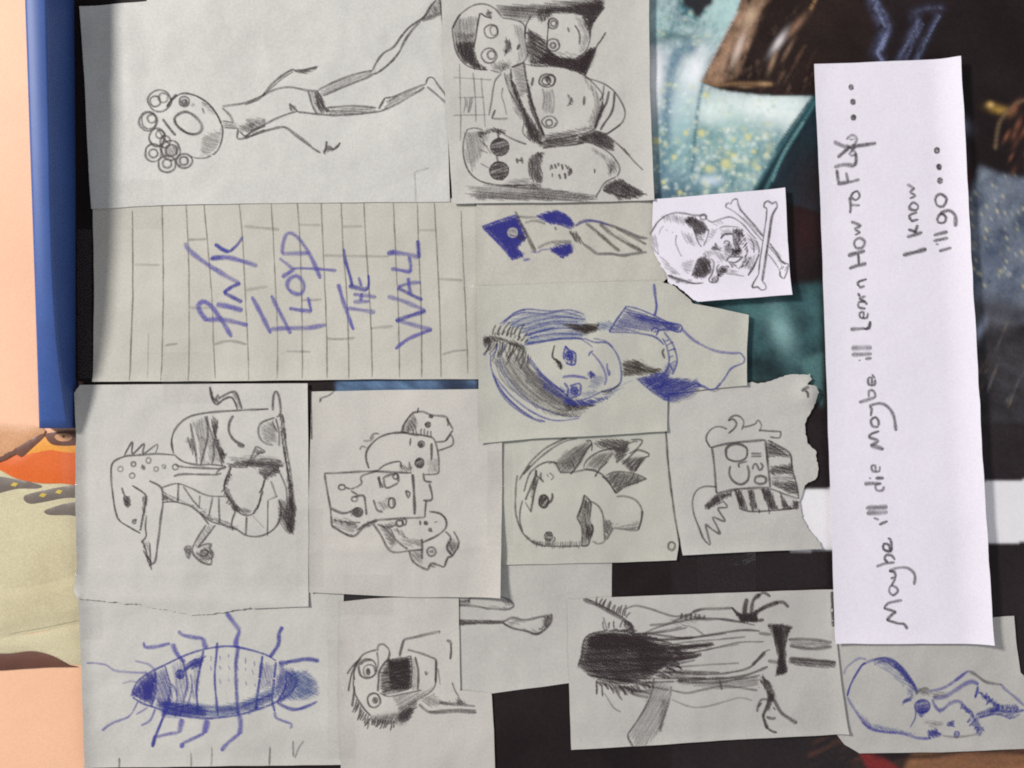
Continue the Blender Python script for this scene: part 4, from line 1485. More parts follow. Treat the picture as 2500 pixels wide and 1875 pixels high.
# --- pair of feet
p = sheet('paper_drawing', 'plain paper showing only two pencil-drawn feet sticking out from under other sheets', [(1080, 1360), (1240, 1362), (1494, 1368), (1493, 1466), (1440, 1480), (1390, 1666), (1200, 1692), (1080, 1700)], 'grey', .35,
          curls=[(1200, 1692, 1390, 1666, 26, .5, 0)])
draw(p, G8, '''
# foot
k pencil
s4,.7 980,345 1120,342
s4,.6 980,375 1130,380 1250,398 1400,410 1462,380 1425,335 1370,312
s4,.75 1370,312 1250,312 1122,318 1115,360
h2,20 1030,340 1120,335 1120,380 1030,380
h2,10 1130,370 1260,385 1400,395 1380,410 1240,405
h1,60 1360,320 1430,340 1450,390 1400,390
# foot
s4.4,.65 980,495 1200,500 1370,505 1450,475 1550,492 1680,465 1765,450
s4,.75 980,525 1200,515 1370,517
h3,3 1030,490 1200,497 1360,505 1360,518 1200,520 1030,535
k black
s4,.8 1765,450 1740,530 1650,602 1560,578 1450,555 1370,510
h3,60 1685,470 1765,450 1730,545 1690,560 1700,500
h2,20 1480,550 1640,570 1700,540 1650,600 1540,580
k grey
h1,10 1400,500 1480,480 1560,510 1450,540
''')

# --- open-mouthed doodle face
p = sheet('paper_drawing', 'paper with small open-mouthed doodle face with spiky hair, between beetle and black poster', [(830, 1468), (905, 1460), (1120, 1450), (1122, 1560), (1124, 1684), (1200, 1690), (1206, 1780), (1210, 1940), (836, 1940), (828, 1700)], 'warm', 1.0,
          curls=[(836, 1940, 815, 1450, 26, .6, 0)], folds=[(1120, 1455, 1122, 1680, 8, .2)])
draw(p, G8, '''
# head
k black
s3.2,.75 215,960 210,900 250,800 300,750 390,722
s3.4,.8 210,920 205,990 215,1060 250,1130 300,1200 340,1240
s3.2,.7 395,735 400,690 440,680 480,715 490,750
s3,.6 390,740 400,830 380,900
s3,.6 850,792 853,880 850,980 830,1030 780,1072 700,1120 640,1160
s3.4,.85 855,800 850,980
s4,.6 630,722 740,752 850,795
k pencil
h1,-30 500,1090 700,1060 840,1020 700,1130 560,1200 540,1150
h2,-40 560,1180 700,1110 720,1150 660,1230 560,1290
# eyes
k black
o3.4,.7 315 870 72 76
o3.4,.6 330 890 48 50
f.8 320 895 14 24
o3.6,.75 365 1120 50 56
f.7 375 1120 18 22
s3.4,.7 260,840 300,810 350,805
# mouth
s4,.85 490,740 480,790 440,840 405,900 402,960 395,1050
k dark
h3,-15 470,800 650,770 660,900 655,1030 520,1060 440,1080 410,1000 420,900
h4,-12 500,810 645,785 660,900 655,1030 560,1050 490,1020 480,900
h4,60 470,790 520,800 510,860 480,880
k black
s4,.85 690,780 715,900 712,1040
s3.2,.7 655,770 665,900 655,1030
h1,80 660,780 690,780 710,1040 660,1040
s3,.6 410,1060 480,1090 600,1070 740,1040
h3,40 762,870 790,910 770,948
# hair
s3.6,.8 265,790 200,850 155,915
s3.6,.8 240,810 190,920 165,1050
s3.6,.85 215,1010 205,1100 195,1170
t3,.75,90,105,22 230,1110 260,1170 320,1240
t3,.7,70,92,20 300,1260 400,1270 520,1280
h2,-60 320,1240 520,1230 640,1180 690,1170 640,1290 480,1310 340,1300
h3,-45 550,1240 640,1180 700,1180 640,1280 560,1300
# raised_arm
s4.6,.85 568,775 585,700 602,642
s5,.55 602,642 730,615 885,578
s4,.5 885,575 878,600
s5,.7 935,650 965,660 972,690
s4,.85 970,680 972,740 965,800
# neck
k pencil
s3.4,.7 980,980 1000,1040 1030,1090
h3,40 1015,1070 1040,1100 1110,1155 1025,1165
s5,.5 880,1140 1000,1150 1160,1168
s5,.6 720,1150 810,1215 1000,1210 1172,1217
s4,.6 800,1210 1000,1195 1170,1200
h2,20 880,1110 960,1130 1020,1165 880,1160
h1,30 720,1100 840,1060 890,1160 800,1180
s3,.4 870,870 885,1000
''')

# --- alien skull
p = sheet('paper_drawing', 'paper with blue pen elongated skull with teeth, in the lower right corner', [(2000, 1545), (2300, 1520), (2415, 1507), (2472, 1502), (2478, 1570), (2488, 1640), (2560, 1700), (2560, 1822), (2300, 1834), (2095, 1836), (2060, 1816), (2040, 1790), (2010, 1700)], 'grey', .55,
          curls=[(2095, 1836, 2560, 1822, 26, 1.0, 0), (2472, 1502, 2488, 1640, 24, .8, 0)])
draw(p, H2, '''
# cranium
k steel
h1,30 560,600 700,600 820,690 900,800 860,820 740,700
h1,60 340,1030 520,1180 800,1240 1000,1310 800,1300 500,1240
k blue
s5,.6 560,545 700,530 820,605 920,730 1000,880
s4,.5 600,560 720,560 830,660 930,790
s4,.85 280,915 330,770 430,600 470,580
s5,.5 430,600 500,565 620,530 720,540 820,610 900,720 960,800 1000,900
h2,35 540,552 700,530 820,600 960,770 990,900 920,830 820,680 700,600 560,600
h2,40 660,545 800,600 960,790 920,800 800,660
k violet
s5,.5 280,920 330,1010 420,1150 510,1240 650,1285
s5,.65 430,1180 520,1250 650,1280 850,1300 1000,1345 1140,1350
h1,40 330,1020 420,1130 540,1220 850,1270 1000,1340 700,1300 470,1230
s4,.35 245,690 270,630 310,590 400,530 480,540
k blue
h3,-25 820,975 940,900 962,930 880,995
h1,60 880,820 960,840 960,930 900,920
k grey
h2,30 970,830 1100,825 1130,920 1040,910
s4,.5 980,900 1030,850 1090,830 1120,860
# eye_socket
k deep
f.8 1050 1020 80 70
k blue
h2,60 990,1060 1110,1040 1060,1120 1030,1150
s3,.6 980,1050 978,1130 950,1190 925,1235
# jaw
k violet
s5,.6 1120,865 1260,835 1370,770 1480,685
s4.4,.8 1380,760 1440,720 1500,670 1530,660
k grey
s5,.65 1530,660 1600,700 1700,770 1860,800
k violet
s5,.55 1850,790 1900,850 2000,930 2095,1015
s8,.65 1160,935 1280,920 1400,850 1500,785 1570,770 1625,800
k brown
h1,10 1120,870 1250,860 1300,920 1160,930
k violet
s6,.6 1150,945 1190,1040 1250,1062 1330,990 1430,970 1490,1040 1570,1095
h2,50 1180,1000 1260,1040 1290,1020 1220,1100
# teeth
k blue
h2,70 1620,880 1720,900 1840,990 2000,1000 2040,1060 1860,1060 1700,980
h2,70 1440,980 1520,1030 1600,1110 1690,1270 1620,1280 1540,1120
s5,.6 1600,1110 1760,1060 1900,1075 2095,1060
s4,.6 1620,1140 1800,1100 1960,1150
s4.4,.85 1622,815 1610,870 1588,935
s4,.7 1625,880 1660,890 1690,940 1710,880
s4,.7 1690,945 1730,920 1740,980 1770,940
t4,.6,60,100,36 1740,960 1830,1000 1920,1030 2040,1020
h2,-20 1600,1110 1780,1055 1950,1070 2095,1065 1980,1150 1800,1100 1640,1140
h3,-20 1700,1060 1820,1000 1860,1060 1760,1090
t4,.7,50,110,34 1460,1000 1540,1070 1600,1140
h2,50 1530,1115 1580,1180 1690,1270 1640,1305 1560,1230
t4,.6,50,120,34 1540,1150 1600,1220 1660,1280
# nose
k deep
h4,10 1285,1215 1330,1170 1375,1165 1370,1235
h4,30 1100,1265 1180,1250 1262,1312 1200,1340 1110,1342
f.6 1400 1310 22 34
k grey
h1,10 1040,1150 1250,1170 1270,1240 1130,1240
s4,.4 1250,1320 1400,1335 1640,1305
''')

# --- long-haired back view
p = sheet('paper_drawing', 'paper with scribbled long-haired figure seen from behind, with clawed hands', [(1384, 1462), (1490, 1457), (1780, 1446), (2034, 1437), (2040, 1570), (2052, 1680), (2068, 1788), (1800, 1802), (1560, 1818), (1394, 1827), (1388, 1650)], 'grey', 1.0,
          curls=[(2034, 1437, 2068, 1788, 40, 1.4, 0), (2068, 1788, 1394, 1827, 26, .8, 0)], folds=[(1400, 1650, 2040, 1630, 7, .25), (1720, 1450, 1730, 1800, 6, .2)])
draw(p, H1, '''
# hair
k dark
h3,10 160,650 200,450 250,400 380,370 600,400 760,470 860,530 900,580 800,680 720,740 560,790 400,785 260,730
h2,-6 200,640 240,440 400,390 620,430 820,540 700,700 520,770 300,720
t4,.7,90,15,20 880,500 920,560 860,640 760,720
t4,.65,80,40,22 300,760 420,790 560,800 700,760
t4,.65,60,-20,22 400,375 560,395 700,440
h4,5 220,440 300,395 600,410 760,480 560,520 260,520
h2,8 600,400 860,480 1080,550 930,610 760,700 650,740
s5,.7 180,620 400,600 700,600 950,590 1090,562
s5,.6 200,560 450,540 700,520 900,505 1150,480
s4,.7 220,680 450,690 700,670 900,640
s4,.7 260,720 500,750 700,770 900,765
s4,.7 300,410 500,400 700,430 880,470
s4,.6 500,640 750,640 950,600 1080,575
s4,.6 560,480 760,520 900,545 1060,545
s5,.6 540,760 700,800 860,830
s5,.5 380,760 560,820 720,860
s4,.5 620,560 820,590 1000,580
s4,.6 160,650 190,560 205,450 260,400 380,372
s4,.5 700,450 900,440 1100,420 1300,395
s4,.5 760,520 1000,510 1160,490
s4,.6 720,640 900,630 1060,600
s3.4,.5 700,700 900,690 1100,690 1250,695
s3.4,.45 780,500 1000,460 1250,440 1450,420
s4,.55 600,740 800,740 1000,735 1150,742
s4,.45 560,400 760,385 960,345
s3,.4 640,600 900,560 1200,510 1400,480
h1,5 860,480 1150,450 1200,500 900,560
h1,-3 830,660 1150,690 1150,740 850,740
s4,.6 600,400 720,400 850,415 1000,430 1200,400 1420,370 1560,375
s5,.6 640,420 800,440 1050,425
s6,.7 650,455 900,505 1200,470
s4,.6 800,470 1000,490 1210,480
s7,.75 820,600 980,575 1110,555
s3.4,.5 850,545 1050,540 1300,485 1420,462 1590,458
s3.4,.4 850,660 1100,640 1400,622
s4,.6 830,690 1100,705 1300,700 1480,655 1560,580 1600,535 1640,520
s6,.6 1500,640 1560,580 1600,540
s5,.65 930,750 1150,745 1400,728 1550,680 1620,650
s3.4,.5 680,385 800,340 950,300 1100,280 1260,285 1420,310 1520,330
s3,.5 660,400 850,380 1000,350
s3.4,.45 470,800 600,870 700,890
s4,.4 560,850 700,880
s5,.55 500,800 600,840 720,830
k black
s3.4,.8 300,765 305,820 302,865
s3.4,.7 345,795 350,880
s3,.4 360,850 430,960 490,1000
s4,.5 430,810 500,910
s4,.5 470,800 545,870
t3,.7,70,-92,34 360,365 440,355 520,350
s3,.4 355,270 372,330 385,370
# horn
k black
s6,.65 200,132 320,185 460,260 560,330 590,390
s3,.7 220,125 330,175 470,250 575,325
t2.8,.75,62,-78,18 300,180 400,215 520,270
s4.4,.85 530,175 518,260
h3,60 520,300 570,300 600,390 540,390
# arm
k pencil
s4,.5 530,205 600,182 700,200 800,235 900,262 1000,250 1060,225 1110,208
s5,.6 1040,230 1110,208 1220,205 1340,200
s4.4,.5 710,330 850,320 950,275 1040,245
s3.4,.4 960,330 1050,350 1130,410
s5,.55 1050,270 1150,285 1280,285 1420,310
t4,.65,50,95,30 960,240 1060,240 1130,250
h1,20 860,290 1040,240 1140,260 1080,310 920,330
# clawed_hand
k dark
h4,70 1345,190 1410,240 1500,230 1590,190 1600,205 1530,245 1545,305 1410,312
h4,80 1400,240 1530,240 1535,310 1415,310
s7,.9 1440,260 1445,190 1460,125
s7,.9 1490,240 1510,140 1560,95
s5,.8 1540,110 1590,80 1640,112
s7,.85 1510,250 1590,195 1700,155
s5.5,.75 1680,160 1740,155 1780,195
s6,.7 1500,300 1590,290
s5,.85 1340,190 1400,260
# belt
h4,80 1625,335 1720,322 1800,350 1770,420 1760,560 1772,690 1680,732 1700,560 1650,400
h4,85 1650,345 1740,340 1740,560 1760,690 1690,710 1710,540
s6,.55 1550,392 1650,402
s7,.6 1620,335 1720,335 1810,355
s6,.6 1620,605 1710,620
# legs
k pencil
s5.5,.6 1780,440 1950,442 2110,462
s6,.6 1790,490 1950,512 2110,495
h1,2 1790,440 2100,455 2100,500 1790,500
h3,5 1780,575 1950,590 2140,608 2140,662 1950,650 1790,632
s5,.7 1790,580 1950,595 2140,612
# sleeve
k grey
h1,-60 740,770 872,790 862,920 805,1130 700,1245 580,1260 560,1180
k pencil
h1,-60 790,900 870,900 800,1140 770,1120
s3.4,.75 745,740 715,880 620,1060 545,1165
s3.4,.8 545,1165 545,1200 582,1262
s4,.55 875,800 860,910 800,1100 798,1150
# back
s3.4,.35 880,900 1000,950 1100,962 1250,930 1400,890 1500,910
s4,.55 880,830 1000,852 1150,820 1300,800 1540,832
s4,.55 910,760 1200,775 1400,745 1560,715
h1,-5 920,750 1550,720 1550,810 1250,825 930,780
h2,80 920,730 970,740 960,775 920,770
s4,.7 1250,755 1265,830
# clawed_hand
k dark
h4,50 1570,715 1640,770 1672,860 1665,920 1640,920 1612,830 1565,770
h3,80 1610,840 1670,860 1640,960 1600,1010 1620,930
s6,.85 1640,880 1600,990 1585,1035
s6,.85 1582,1020 1600,1080 1620,1130
s4,.7 1615,1120 1650,1145 1692,1158
s6,.75 1668,905 1720,1000 1790,1050 1845,1085
s5,.7 1620,902 1570,905 1545,960 1540,1000
s4,.6 1545,960 1575,930
s5,.65 1610,1035 1650,1050 1682,1042
s4,.6 1660,960 1680,985
# edge_mark
s6,.9 2112,70 2118,200 2122,340
''')

# --- dragon
p = sheet('paper_drawing', 'paper with pencil dragon carrying a helmeted rider, above the blue beetle', [(187, 960), (200, 940), (400, 938), (753, 936), (755, 1200), (755, 1478), (620, 1484), (480, 1500), (330, 1474), (196, 1458), (186, 1440), (194, 1380), (190, 1200), (192, 1060)], 'sketch', 1.15, torn=(6, 7, 8),
          curls=[(190, 934, 192, 1458, 26, 1.8, 0), (755, 1478, 196, 1458, 36, .8, 0), (755, 930, 756, 1478, 22, .5, 0)], und=.34, folds=[(210, 1390, 740, 1405, 7, .35), (430, 950, 450, 1450, 6, .2)])
draw(p, G3, '''
# dragon_head
k black
s3.6,.75 735,565 600,556 450,566 370,576 290,620 278,720 290,850 312,980 342,1040 420,1090 490,1130
s3.4,.8 372,570 430,470 432,555 516,482 510,555 612,486 600,552
s3.4,.75 490,1110 510,1000 530,870 510,835 430,783
k dark
h3,80 505,850 538,860 532,950 503,1060 485,1112 505,980
k black
s4,.75 555,750 640,800 652,900 640,1000 622,1150 602,1300 585,1342 550,1362
s3.2,.7 535,1000 525,1080 530,1150 495,1190
t3.4,.75,80,60,24 495,1185 512,1250 535,1320
h1,70 495,1190 550,1180 562,1290 556,1360
s3,.7 558,1200 562,1350
k dark
h4,60 365,860 412,865 420,920 390,947 372,915
s4,.8 355,798 372,850 400,880
f.6 445 1045 14 16
k pencil
o3,.5 345 665 18
o3.4,.6 440 630 16
o3.4,.6 430 713 18
f.4 512 655 14
o3,.5 548 603 16 20
o3,.5 603 665 16
f.4 660 648 14
o3,.5 742 650 20
s3,.5 500,630 520,670
# neck
k pencil
s4,.65 740,630 800,650 1050,662 1110,652
s4,.65 730,718 800,702 1040,706 1072,690
s3.6,.7 1035,700 1070,660 1112,650
s3.4,.65 640,802 750,770 850,800 930,840 1000,860 1100,862
s3.4,.7 765,765 762,905
s3.4,.6 800,790 870,890 915,945
s3.2,.6 920,855 916,945
s3.4,.75 1012,870 985,1000
s3.2,.65 1056,870 1062,1055
s3.6,.75 1190,930 1150,1045 1158,1110
s3.4,.8 1256,1008 1250,1142
s3,.6 1410,890 1406,1150
k black
s3.6,.75 650,905 740,902 850,932 930,990 1000,1042 1100,1072 1180,1100 1250,1142 1330,1152 1420,1122 1480,1062 1505,970 1490,885
k pencil
h2,25 650,830 700,850 760,880 870,920 1000,1035 930,985 850,930 740,900 655,900
h2,20 870,890 920,940 1000,1010 1150,1060 1100,1075 980,1030
h1,30 1080,1050 1200,1080 1180,1120 1100,1080
h2,70 650,820 690,850 690,900 650,900
s3,.35 1410,890 1480,860
s2.6,.3 1300,1000 1380,1090
# chest_fur
k black
s3.2,.7 1140,650 1100,760 1100,830 1150,900 1180,960 1250,1000 1310,980 1350,900 1370,800 1390,740 1420,700 1490,660
t3.2,.7,46,110,24 1145,650 1102,760 1104,830 1150,895
t3.2,.65,40,100,24 1390,700 1372,800 1350,900 1310,960
k pencil
h3,50 1095,745 1150,690 1120,790 1165,900 1240,985 1185,980 1115,880
h3,60 1150,910 1200,940 1180,980 1150,960
h2,20 1180,930 1300,960 1250,1005
h3,30 1345,655 1490,645 1490,700 1400,740 1350,705
s3.4,.55 1430,750 1475,870
s3.4,.55 1480,660 1540,800 1545,900
# clawed_arm
k pencil
s3.4,.7 965,1065 900,1165 862,1240
s3.4,.7 1032,1068 960,1162 905,1232
s3.4,.65 925,985 985,1065
h1,60 970,1070 1030,1070 900,1240 862,1240
s4,.75 862,1240 872,1282 930,1335 998,1352 1002,1310
s3.6,.7 1002,1310 1015,1280 990,1232 1005,1205 960,1205 905,1232
h2,40 880,1275 960,1215 1005,1215 1010,1330 930,1335
c4,.75 810,1230 850,1225 838,1310 818,1262
h3,70 815,1235 850,1228 836,1305
o3,.6 950 1270 26 22
o3,.6 985 1290 20 22
# rider_helmet
k black
s3.8,.8 730,555 715,480 730,400 780,330 860,282 1000,255 1200,242 1415,232
s3.6,.7 735,560 800,610 900,635 1000,632 1105,645
k pencil
s4,.65 850,335 872,450 892,560 897,632
s4,.65 970,280 976,420 950,540 925,632
s4,.7 955,285 1000,400 1040,500 1092,625
s3.4,.6 1015,470 1020,560 1005,630
k dark
h4,75 1000,275 1052,320 1042,400 1062,490 1106,550 1085,642 1060,560 1030,470 1010,390
k pencil
h1,80 855,330 960,290 985,430 900,450
h3,70 810,425 868,450 898,600 860,545
h2,75 900,420 970,430 955,620 920,620
h1,75 960,300 1030,460 1080,620 980,620
k black
s4.4,.8 1162,280 1132,330 1130,400 1170,460 1235,495
s5,.7 1190,490 1225,505 1240,490
# helmet_crest
s3.6,.8 990,70 1020,165 1050,128 1062,150 1172,108 1222,232
s3.6,.8 990,75 1002,150 1040,198 1090,162 1150,150 1190,235
k dark
h3,60 990,75 1025,160 1062,150 1045,195 1005,150
h2,60 1150,115 1180,115 1222,230 1190,230
# saddle
k black
s3.8,.8 1446,242 1450,132 1470,105 1492,150 1502,262 1470,292
s3.4,.6 1460,295 1365,330 1340,380 1352,440 1392,480 1450,492
s3.4,.7 1468,300 1490,400 1490,500
s3.4,.7 1440,320 1475,400
h1,30 1350,350 1450,310 1480,480 1390,480
k dark
h4,80 1495,270 1522,282 1545,500 1575,700 1612,960 1602,1050 1570,950 1550,700 1520,500
h3,75 1500,300 1540,600 1600,960 1602,1130 1560,1130 1515,1000 1560,880 1545,640
h2,60 1490,870 1560,900 1600,1050 1602,1140 1540,1125 1485,1040
k black
s4,.75 1325,500 1290,580 1252,652
s3.4,.7 1325,500 1388,540 1330,560 1285,640
h3,40 1320,510 1385,540 1330,565
k pencil
h3,5 1110,625 1300,590 1500,600 1532,640 1480,672 1300,655 1130,655
h1,5 1110,570 1300,560 1510,590 1500,660 1200,650
''')

# --- castle of creatures
p = sheet('paper_drawing', 'paper with pencil castle tower stacked among small creatures, right of the dragon', [(763, 956), (960, 952), (1180, 950), (1226, 952), (1226, 1200), (1222, 1454), (1000, 1456), (757, 1444), (757, 1200)], 'warm', 1.9,
          curls=[(1226, 1200, 1222, 1456, 70, 3.2, 1), (1222, 1456, 1000, 1456, 50, 1.6, -1), (758, 956, 757, 1444, 24, .7, 0)], folds=[(770, 1340, 1200, 1330, 10, .5), (1010, 960, 1020, 1440, 6, .2)])
draw(p, G4, '''
# tower
k black
s3.8,.7 155,695 300,690 500,680 790,692
s3.6,.8 160,700 185,850 205,960 212,1072
s4.4,.75 212,1072 360,1148 440,1080 540,1030
s4,.65 540,1030 760,1016 880,1012
s3.8,.8 430,765 425,718 495,690 550,672
s3.4,.7 430,765 400,790 350,808
s3.4,.6 350,808 310,795
o3.4,.7 285 795 24 18
s3.6,.7 350,820 400,850
o3,.6 375 880 22 18
s3.8,.75 370,865 440,855 455,920 462,995
s4,.7 205,945 300,982 400,942
k pencil
f.75 400 975 36 34
h2,40 330,970 400,940 400,1000 360,1000
h1,20 210,1010 330,1020 410,1070 360,1140 220,1060
s3,.6 225,1030 300,1045 420,1050
s3,.5 330,1060 380,1060
t3,.5,40,60,34 230,1020 380,1050
h3,-30 370,1130 440,1060 540,1020 540,1050 440,1095
k black
s4.6,.85 796,700 806,850 810,992
s4,.75 872,692 882,748 935,758
s4,.8 915,770 935,880 870,888
s4,.8 892,890 882,1012
# tower_letters
s4,.7 552,715 562,802
s4,.65 582,800 542,722
s4.4,.75 590,720 680,700 692,760
s3.8,.7 690,765 605,800 585,720
o3.6,.6 672 718 18 20
s4.4,.75 512,885 540,960 582,972
o3.8,.8 645 908 24 36
s3,.6 650,880 660,940
s3.6,.8 745,818 776,836 762,872 745,818
k pencil
s4,.4 600,880 640,870
h1,60 540,900 600,880 620,940 570,970
# upper_beast
k black
s3.8,.75 480,660 460,590 472,520 550,440 650,405 760,402
s3.4,.7 550,670 600,632 700,610 712,655
s3.6,.7 715,400 880,425 942,442 962,480 980,560 985,650 975,697 880,702
s3.4,.75 782,440 775,498
f.75 858 485 24
f.85 845 620 32 34
s5,.85 932,478 930,600
k pencil
s3.4,.5 770,610 780,670
h2,60 700,620 790,650 790,690 710,680
h1,70 920,600 980,580 980,690 900,690
s3.6,.5 490,450 515,410 555,412
s3.4,.4 440,460 490,460 520,430
s3.4,.45 415,525 430,500 460,510
# top_creature
k black
s3.8,.8 715,402 740,330 792,262
s3.8,.7 790,260 860,250 932,275 1040,292 1048,355
s3.6,.8 838,222 830,262
k dark
f.75 905 345 20
f.7 928 286 14 10
k pencil
h2,60 735,350 800,270 830,300 790,400 730,400
t3,.6,60,-95,24 740,410 830,420 930,430
h1,10 760,400 930,420 930,440 760,420
k black
s3.6,.75 1040,300 1086,380
s3.8,.85 1085,385 1030,462
s3.4,.7 960,470 1030,462 1072,420 1082,490 980,532
# lower_creatures
k pencil
s4,.7 510,1060 560,1130 640,1255 770,1252 870,1240
s3.6,.6 540,1062 620,1085 690,1058
h2,40 560,1060 680,1040 640,1100 680,1190 650,1240 590,1140
s4,.6 640,1100 672,1170 760,1240
o3.6,.7 700 1055 26 22
o3.6,.7 735 1045 14 24
h2,60 640,1090 700,1090 760,1160 700,1140
k black
s3.8,.8 865,1192 960,1150 1032,1090 1035,1030 990,985 915,970
s3.6,.8 862,1165 864,1240 860,1312
f.7 890 1052 12
f.7 920 1102 12
s4,.75 850,1035 850,1068
s3,.6 950,1050 975,1040
s3,.5 760,1160 720,1150
s3.8,.75 770,1252 800,1330 900,1388 930,1342 1022,1372
s4,.8 1022,1368 1050,1300 1080,1290 1040,1230 1070,1160 1032,1112
s3.6,.75 1090,1110 1126,1200 1082,1290
h2,60 1035,1210 1080,1150 1120,1200 1080,1290
h2,30 900,1370 930,1330 980,1345 940,1380
o3.8,.75 930 1258 30 32
f.5 930 1258 10
h1,50 770,1250 860,1240 870,1360 800,1330
h1,20 700,1160 860,1160 870,1220 740,1230
# squiggle
s3.6,.6 130,182 142,152 190,135 235,98
s3,.7 125,185 130,150
# edge_line
k dark
s3.4,.7 62,90 66,300 70,450
''')

# --- the white strip with the marker sentence
p = sheet('lettered_strip', 'long bright white paper strip with a handwritten marker sentence', [(1983, 161), (2160, 154), (2331, 147), (2340, 300), (2356, 620), (2378, 1000), (2398, 1350), (2411, 1567), (2220, 1568), (2034, 1567), (2022, 1200), (2012, 900), (1998, 500)], 'white', 2.4, cat='lettering', rough=.8,
          curls=[(2331, 147, 2411, 1567, 70, 4.2, 0), (1983, 161, 2034, 1567, 60, .8, 0), (2034, 1567, 2411, 1567, 40, .8, 0)], und=.2)
draw(p, H5, '''
# word
k marker
s5,.9 632,1458 612,1420 560,1412 480,1388
s5,.9 480,1388 530,1342 548,1330 460,1302
s5,.75 462,1302 490,1268 540,1255 595,1245
s4.6,.85 568,1178 530,1208 500,1180 512,1140 550,1150 568,1180
s5,.85 515,1140 545,1080 510,1085
s5,.85 545,1080 540,1040 498,1030
s5.5,.7 498,1032 560,1008 640,1010 688,1060 682,1132
s5,.75 405,998 470,975 540,966
s4.6,.85 490,968 466,940 480,912 520,918 542,950
s4.6,.85 505,888 500,842 462,832 460,872 512,886 520,845
s4,.8 520,845 508,800 488,788
# word
s6,.7 425,690 490,665
s5,.6 385,640 425,656
s8,.6 328,568 490,562
s8,.6 334,606 490,600
# word
s6,.7 318,392 380,388 445,392
s5,.8 440,392 402,400 408,438 450,440 462,410
s6,.7 400,350 462,352
s4.6,.7 352,345 368,355
s4.6,.8 402,300 398,258 372,262 380,298 428,300 432,262
''')
draw(p, H4, '''
# word
k marker
s7,.7 530,1648 480,1630 430,1618
s5,.85 430,1618 488,1585 415,1555
s5,.8 415,1555 440,1530 497,1512
s4.6,.85 492,1480 448,1475 436,1430 470,1408 492,1440 490,1475
s4.6,.8 432,1400 440,1345 425,1325
s5.5,.75 420,1322 500,1305 560,1330 605,1400 622,1510
s5.5,.75 345,1298 410,1278 470,1258
s4.6,.8 470,1258 455,1212 422,1212 420,1258
s4.6,.85 440,1160 440,1112 415,1120 418,1162 460,1166 466,1125
s4,.8 466,1120 442,1085
# word
s5,.6 392,972 442,968
s4.6,.6 345,988 356,978
s8,.55 290,940 442,936
s8,.55 288,892 442,888
# word
s6.5,.65 282,752 390,745
s5,.85 385,748 420,740 430,690
s4.6,.8 380,665 380,622 350,630 355,664 405,666 412,628
s4.6,.8 395,598 345,588 345,550 390,548 405,570
s4.6,.8 395,548 345,520
s4.6,.75 345,520 398,505
s4.6,.75 352,508 338,480
s4.6,.8 345,440 390,428
s4.6,.85 352,436 336,402 405,376
# word
s6,.75 272,298 340,275 402,260
s6,.75 262,202 330,182 392,165
s5,.8 340,190 346,272
c5,.8 310,100 322,142 370,142 388,100 350,72
# word
s6.5,.8 672,198 760,178 850,152
# word
s6,.75 942,168 1032,145
s5,.6 918,112 940,120
s6,.75 900,92 1010,70
s6,.75 902,50 1005,25
''')
draw(p, H3, '''
# word
k marker
s5,.8 308,1405 385,1438 340,1462 385,1492
s5,.75 340,1510 385,1492
# word
s5,.75 298,1205 306,1280 300,1338
s5,.75 305,1268 380,1276
s4.6,.8 335,1165 310,1200 345,1232 378,1200 360,1160 330,1170
# word
s6,.7 198,1098 290,1086 378,1064
s6,.75 208,1092 195,985
s5,.75 286,1086 270,1005
s7,.65 172,966 250,946 342,956
s5.5,.8 342,956 352,900 345,850
s7,.65 170,758 240,792 300,802
s6,.85 200,888 270,830 300,802
s7,.75 300,802 400,788 512,772
s4.6,.6 270,742 320,705 358,740 325,800
s4.6,.6 290,865 345,800
s4.6,.6 300,800 350,860 300,872
s4,.6 295,745 340,740
# full_stop
f.85 330 565 18 20
# full_stop
f.85 325 440 18 20
# full_stop
f.8 310 320 17 20
# word
s6,.75 758,1530 885,1490
s5,.8 768,1466 838,1492
s5,.8 822,1500 846,1430
s5,.75 790,1402 852,1386
s5,.8 795,1398 780,1356 842,1330
s4.6,.8 785,1268 782,1302 832,1312 850,1280 815,1250 785,1268
s5,.8 780,1218 826,1196 785,1166 822,1138
s6,.65 822,1138 760,1102
# word
c5,.8 1008,1368 1012,1410 1058,1412 1072,1372 1040,1342
s5.5,.75 1022,1340 1090,1316 1138,1360 1140,1450
c5,.8 990,1212 1002,1272 1050,1282 1076,1222 1030,1182
# full_stop
f.85 1025 1075 18 22
# full_stop
f.85 1018 965 18 22
# full_stop
f.85 1000 830 18 22
''')

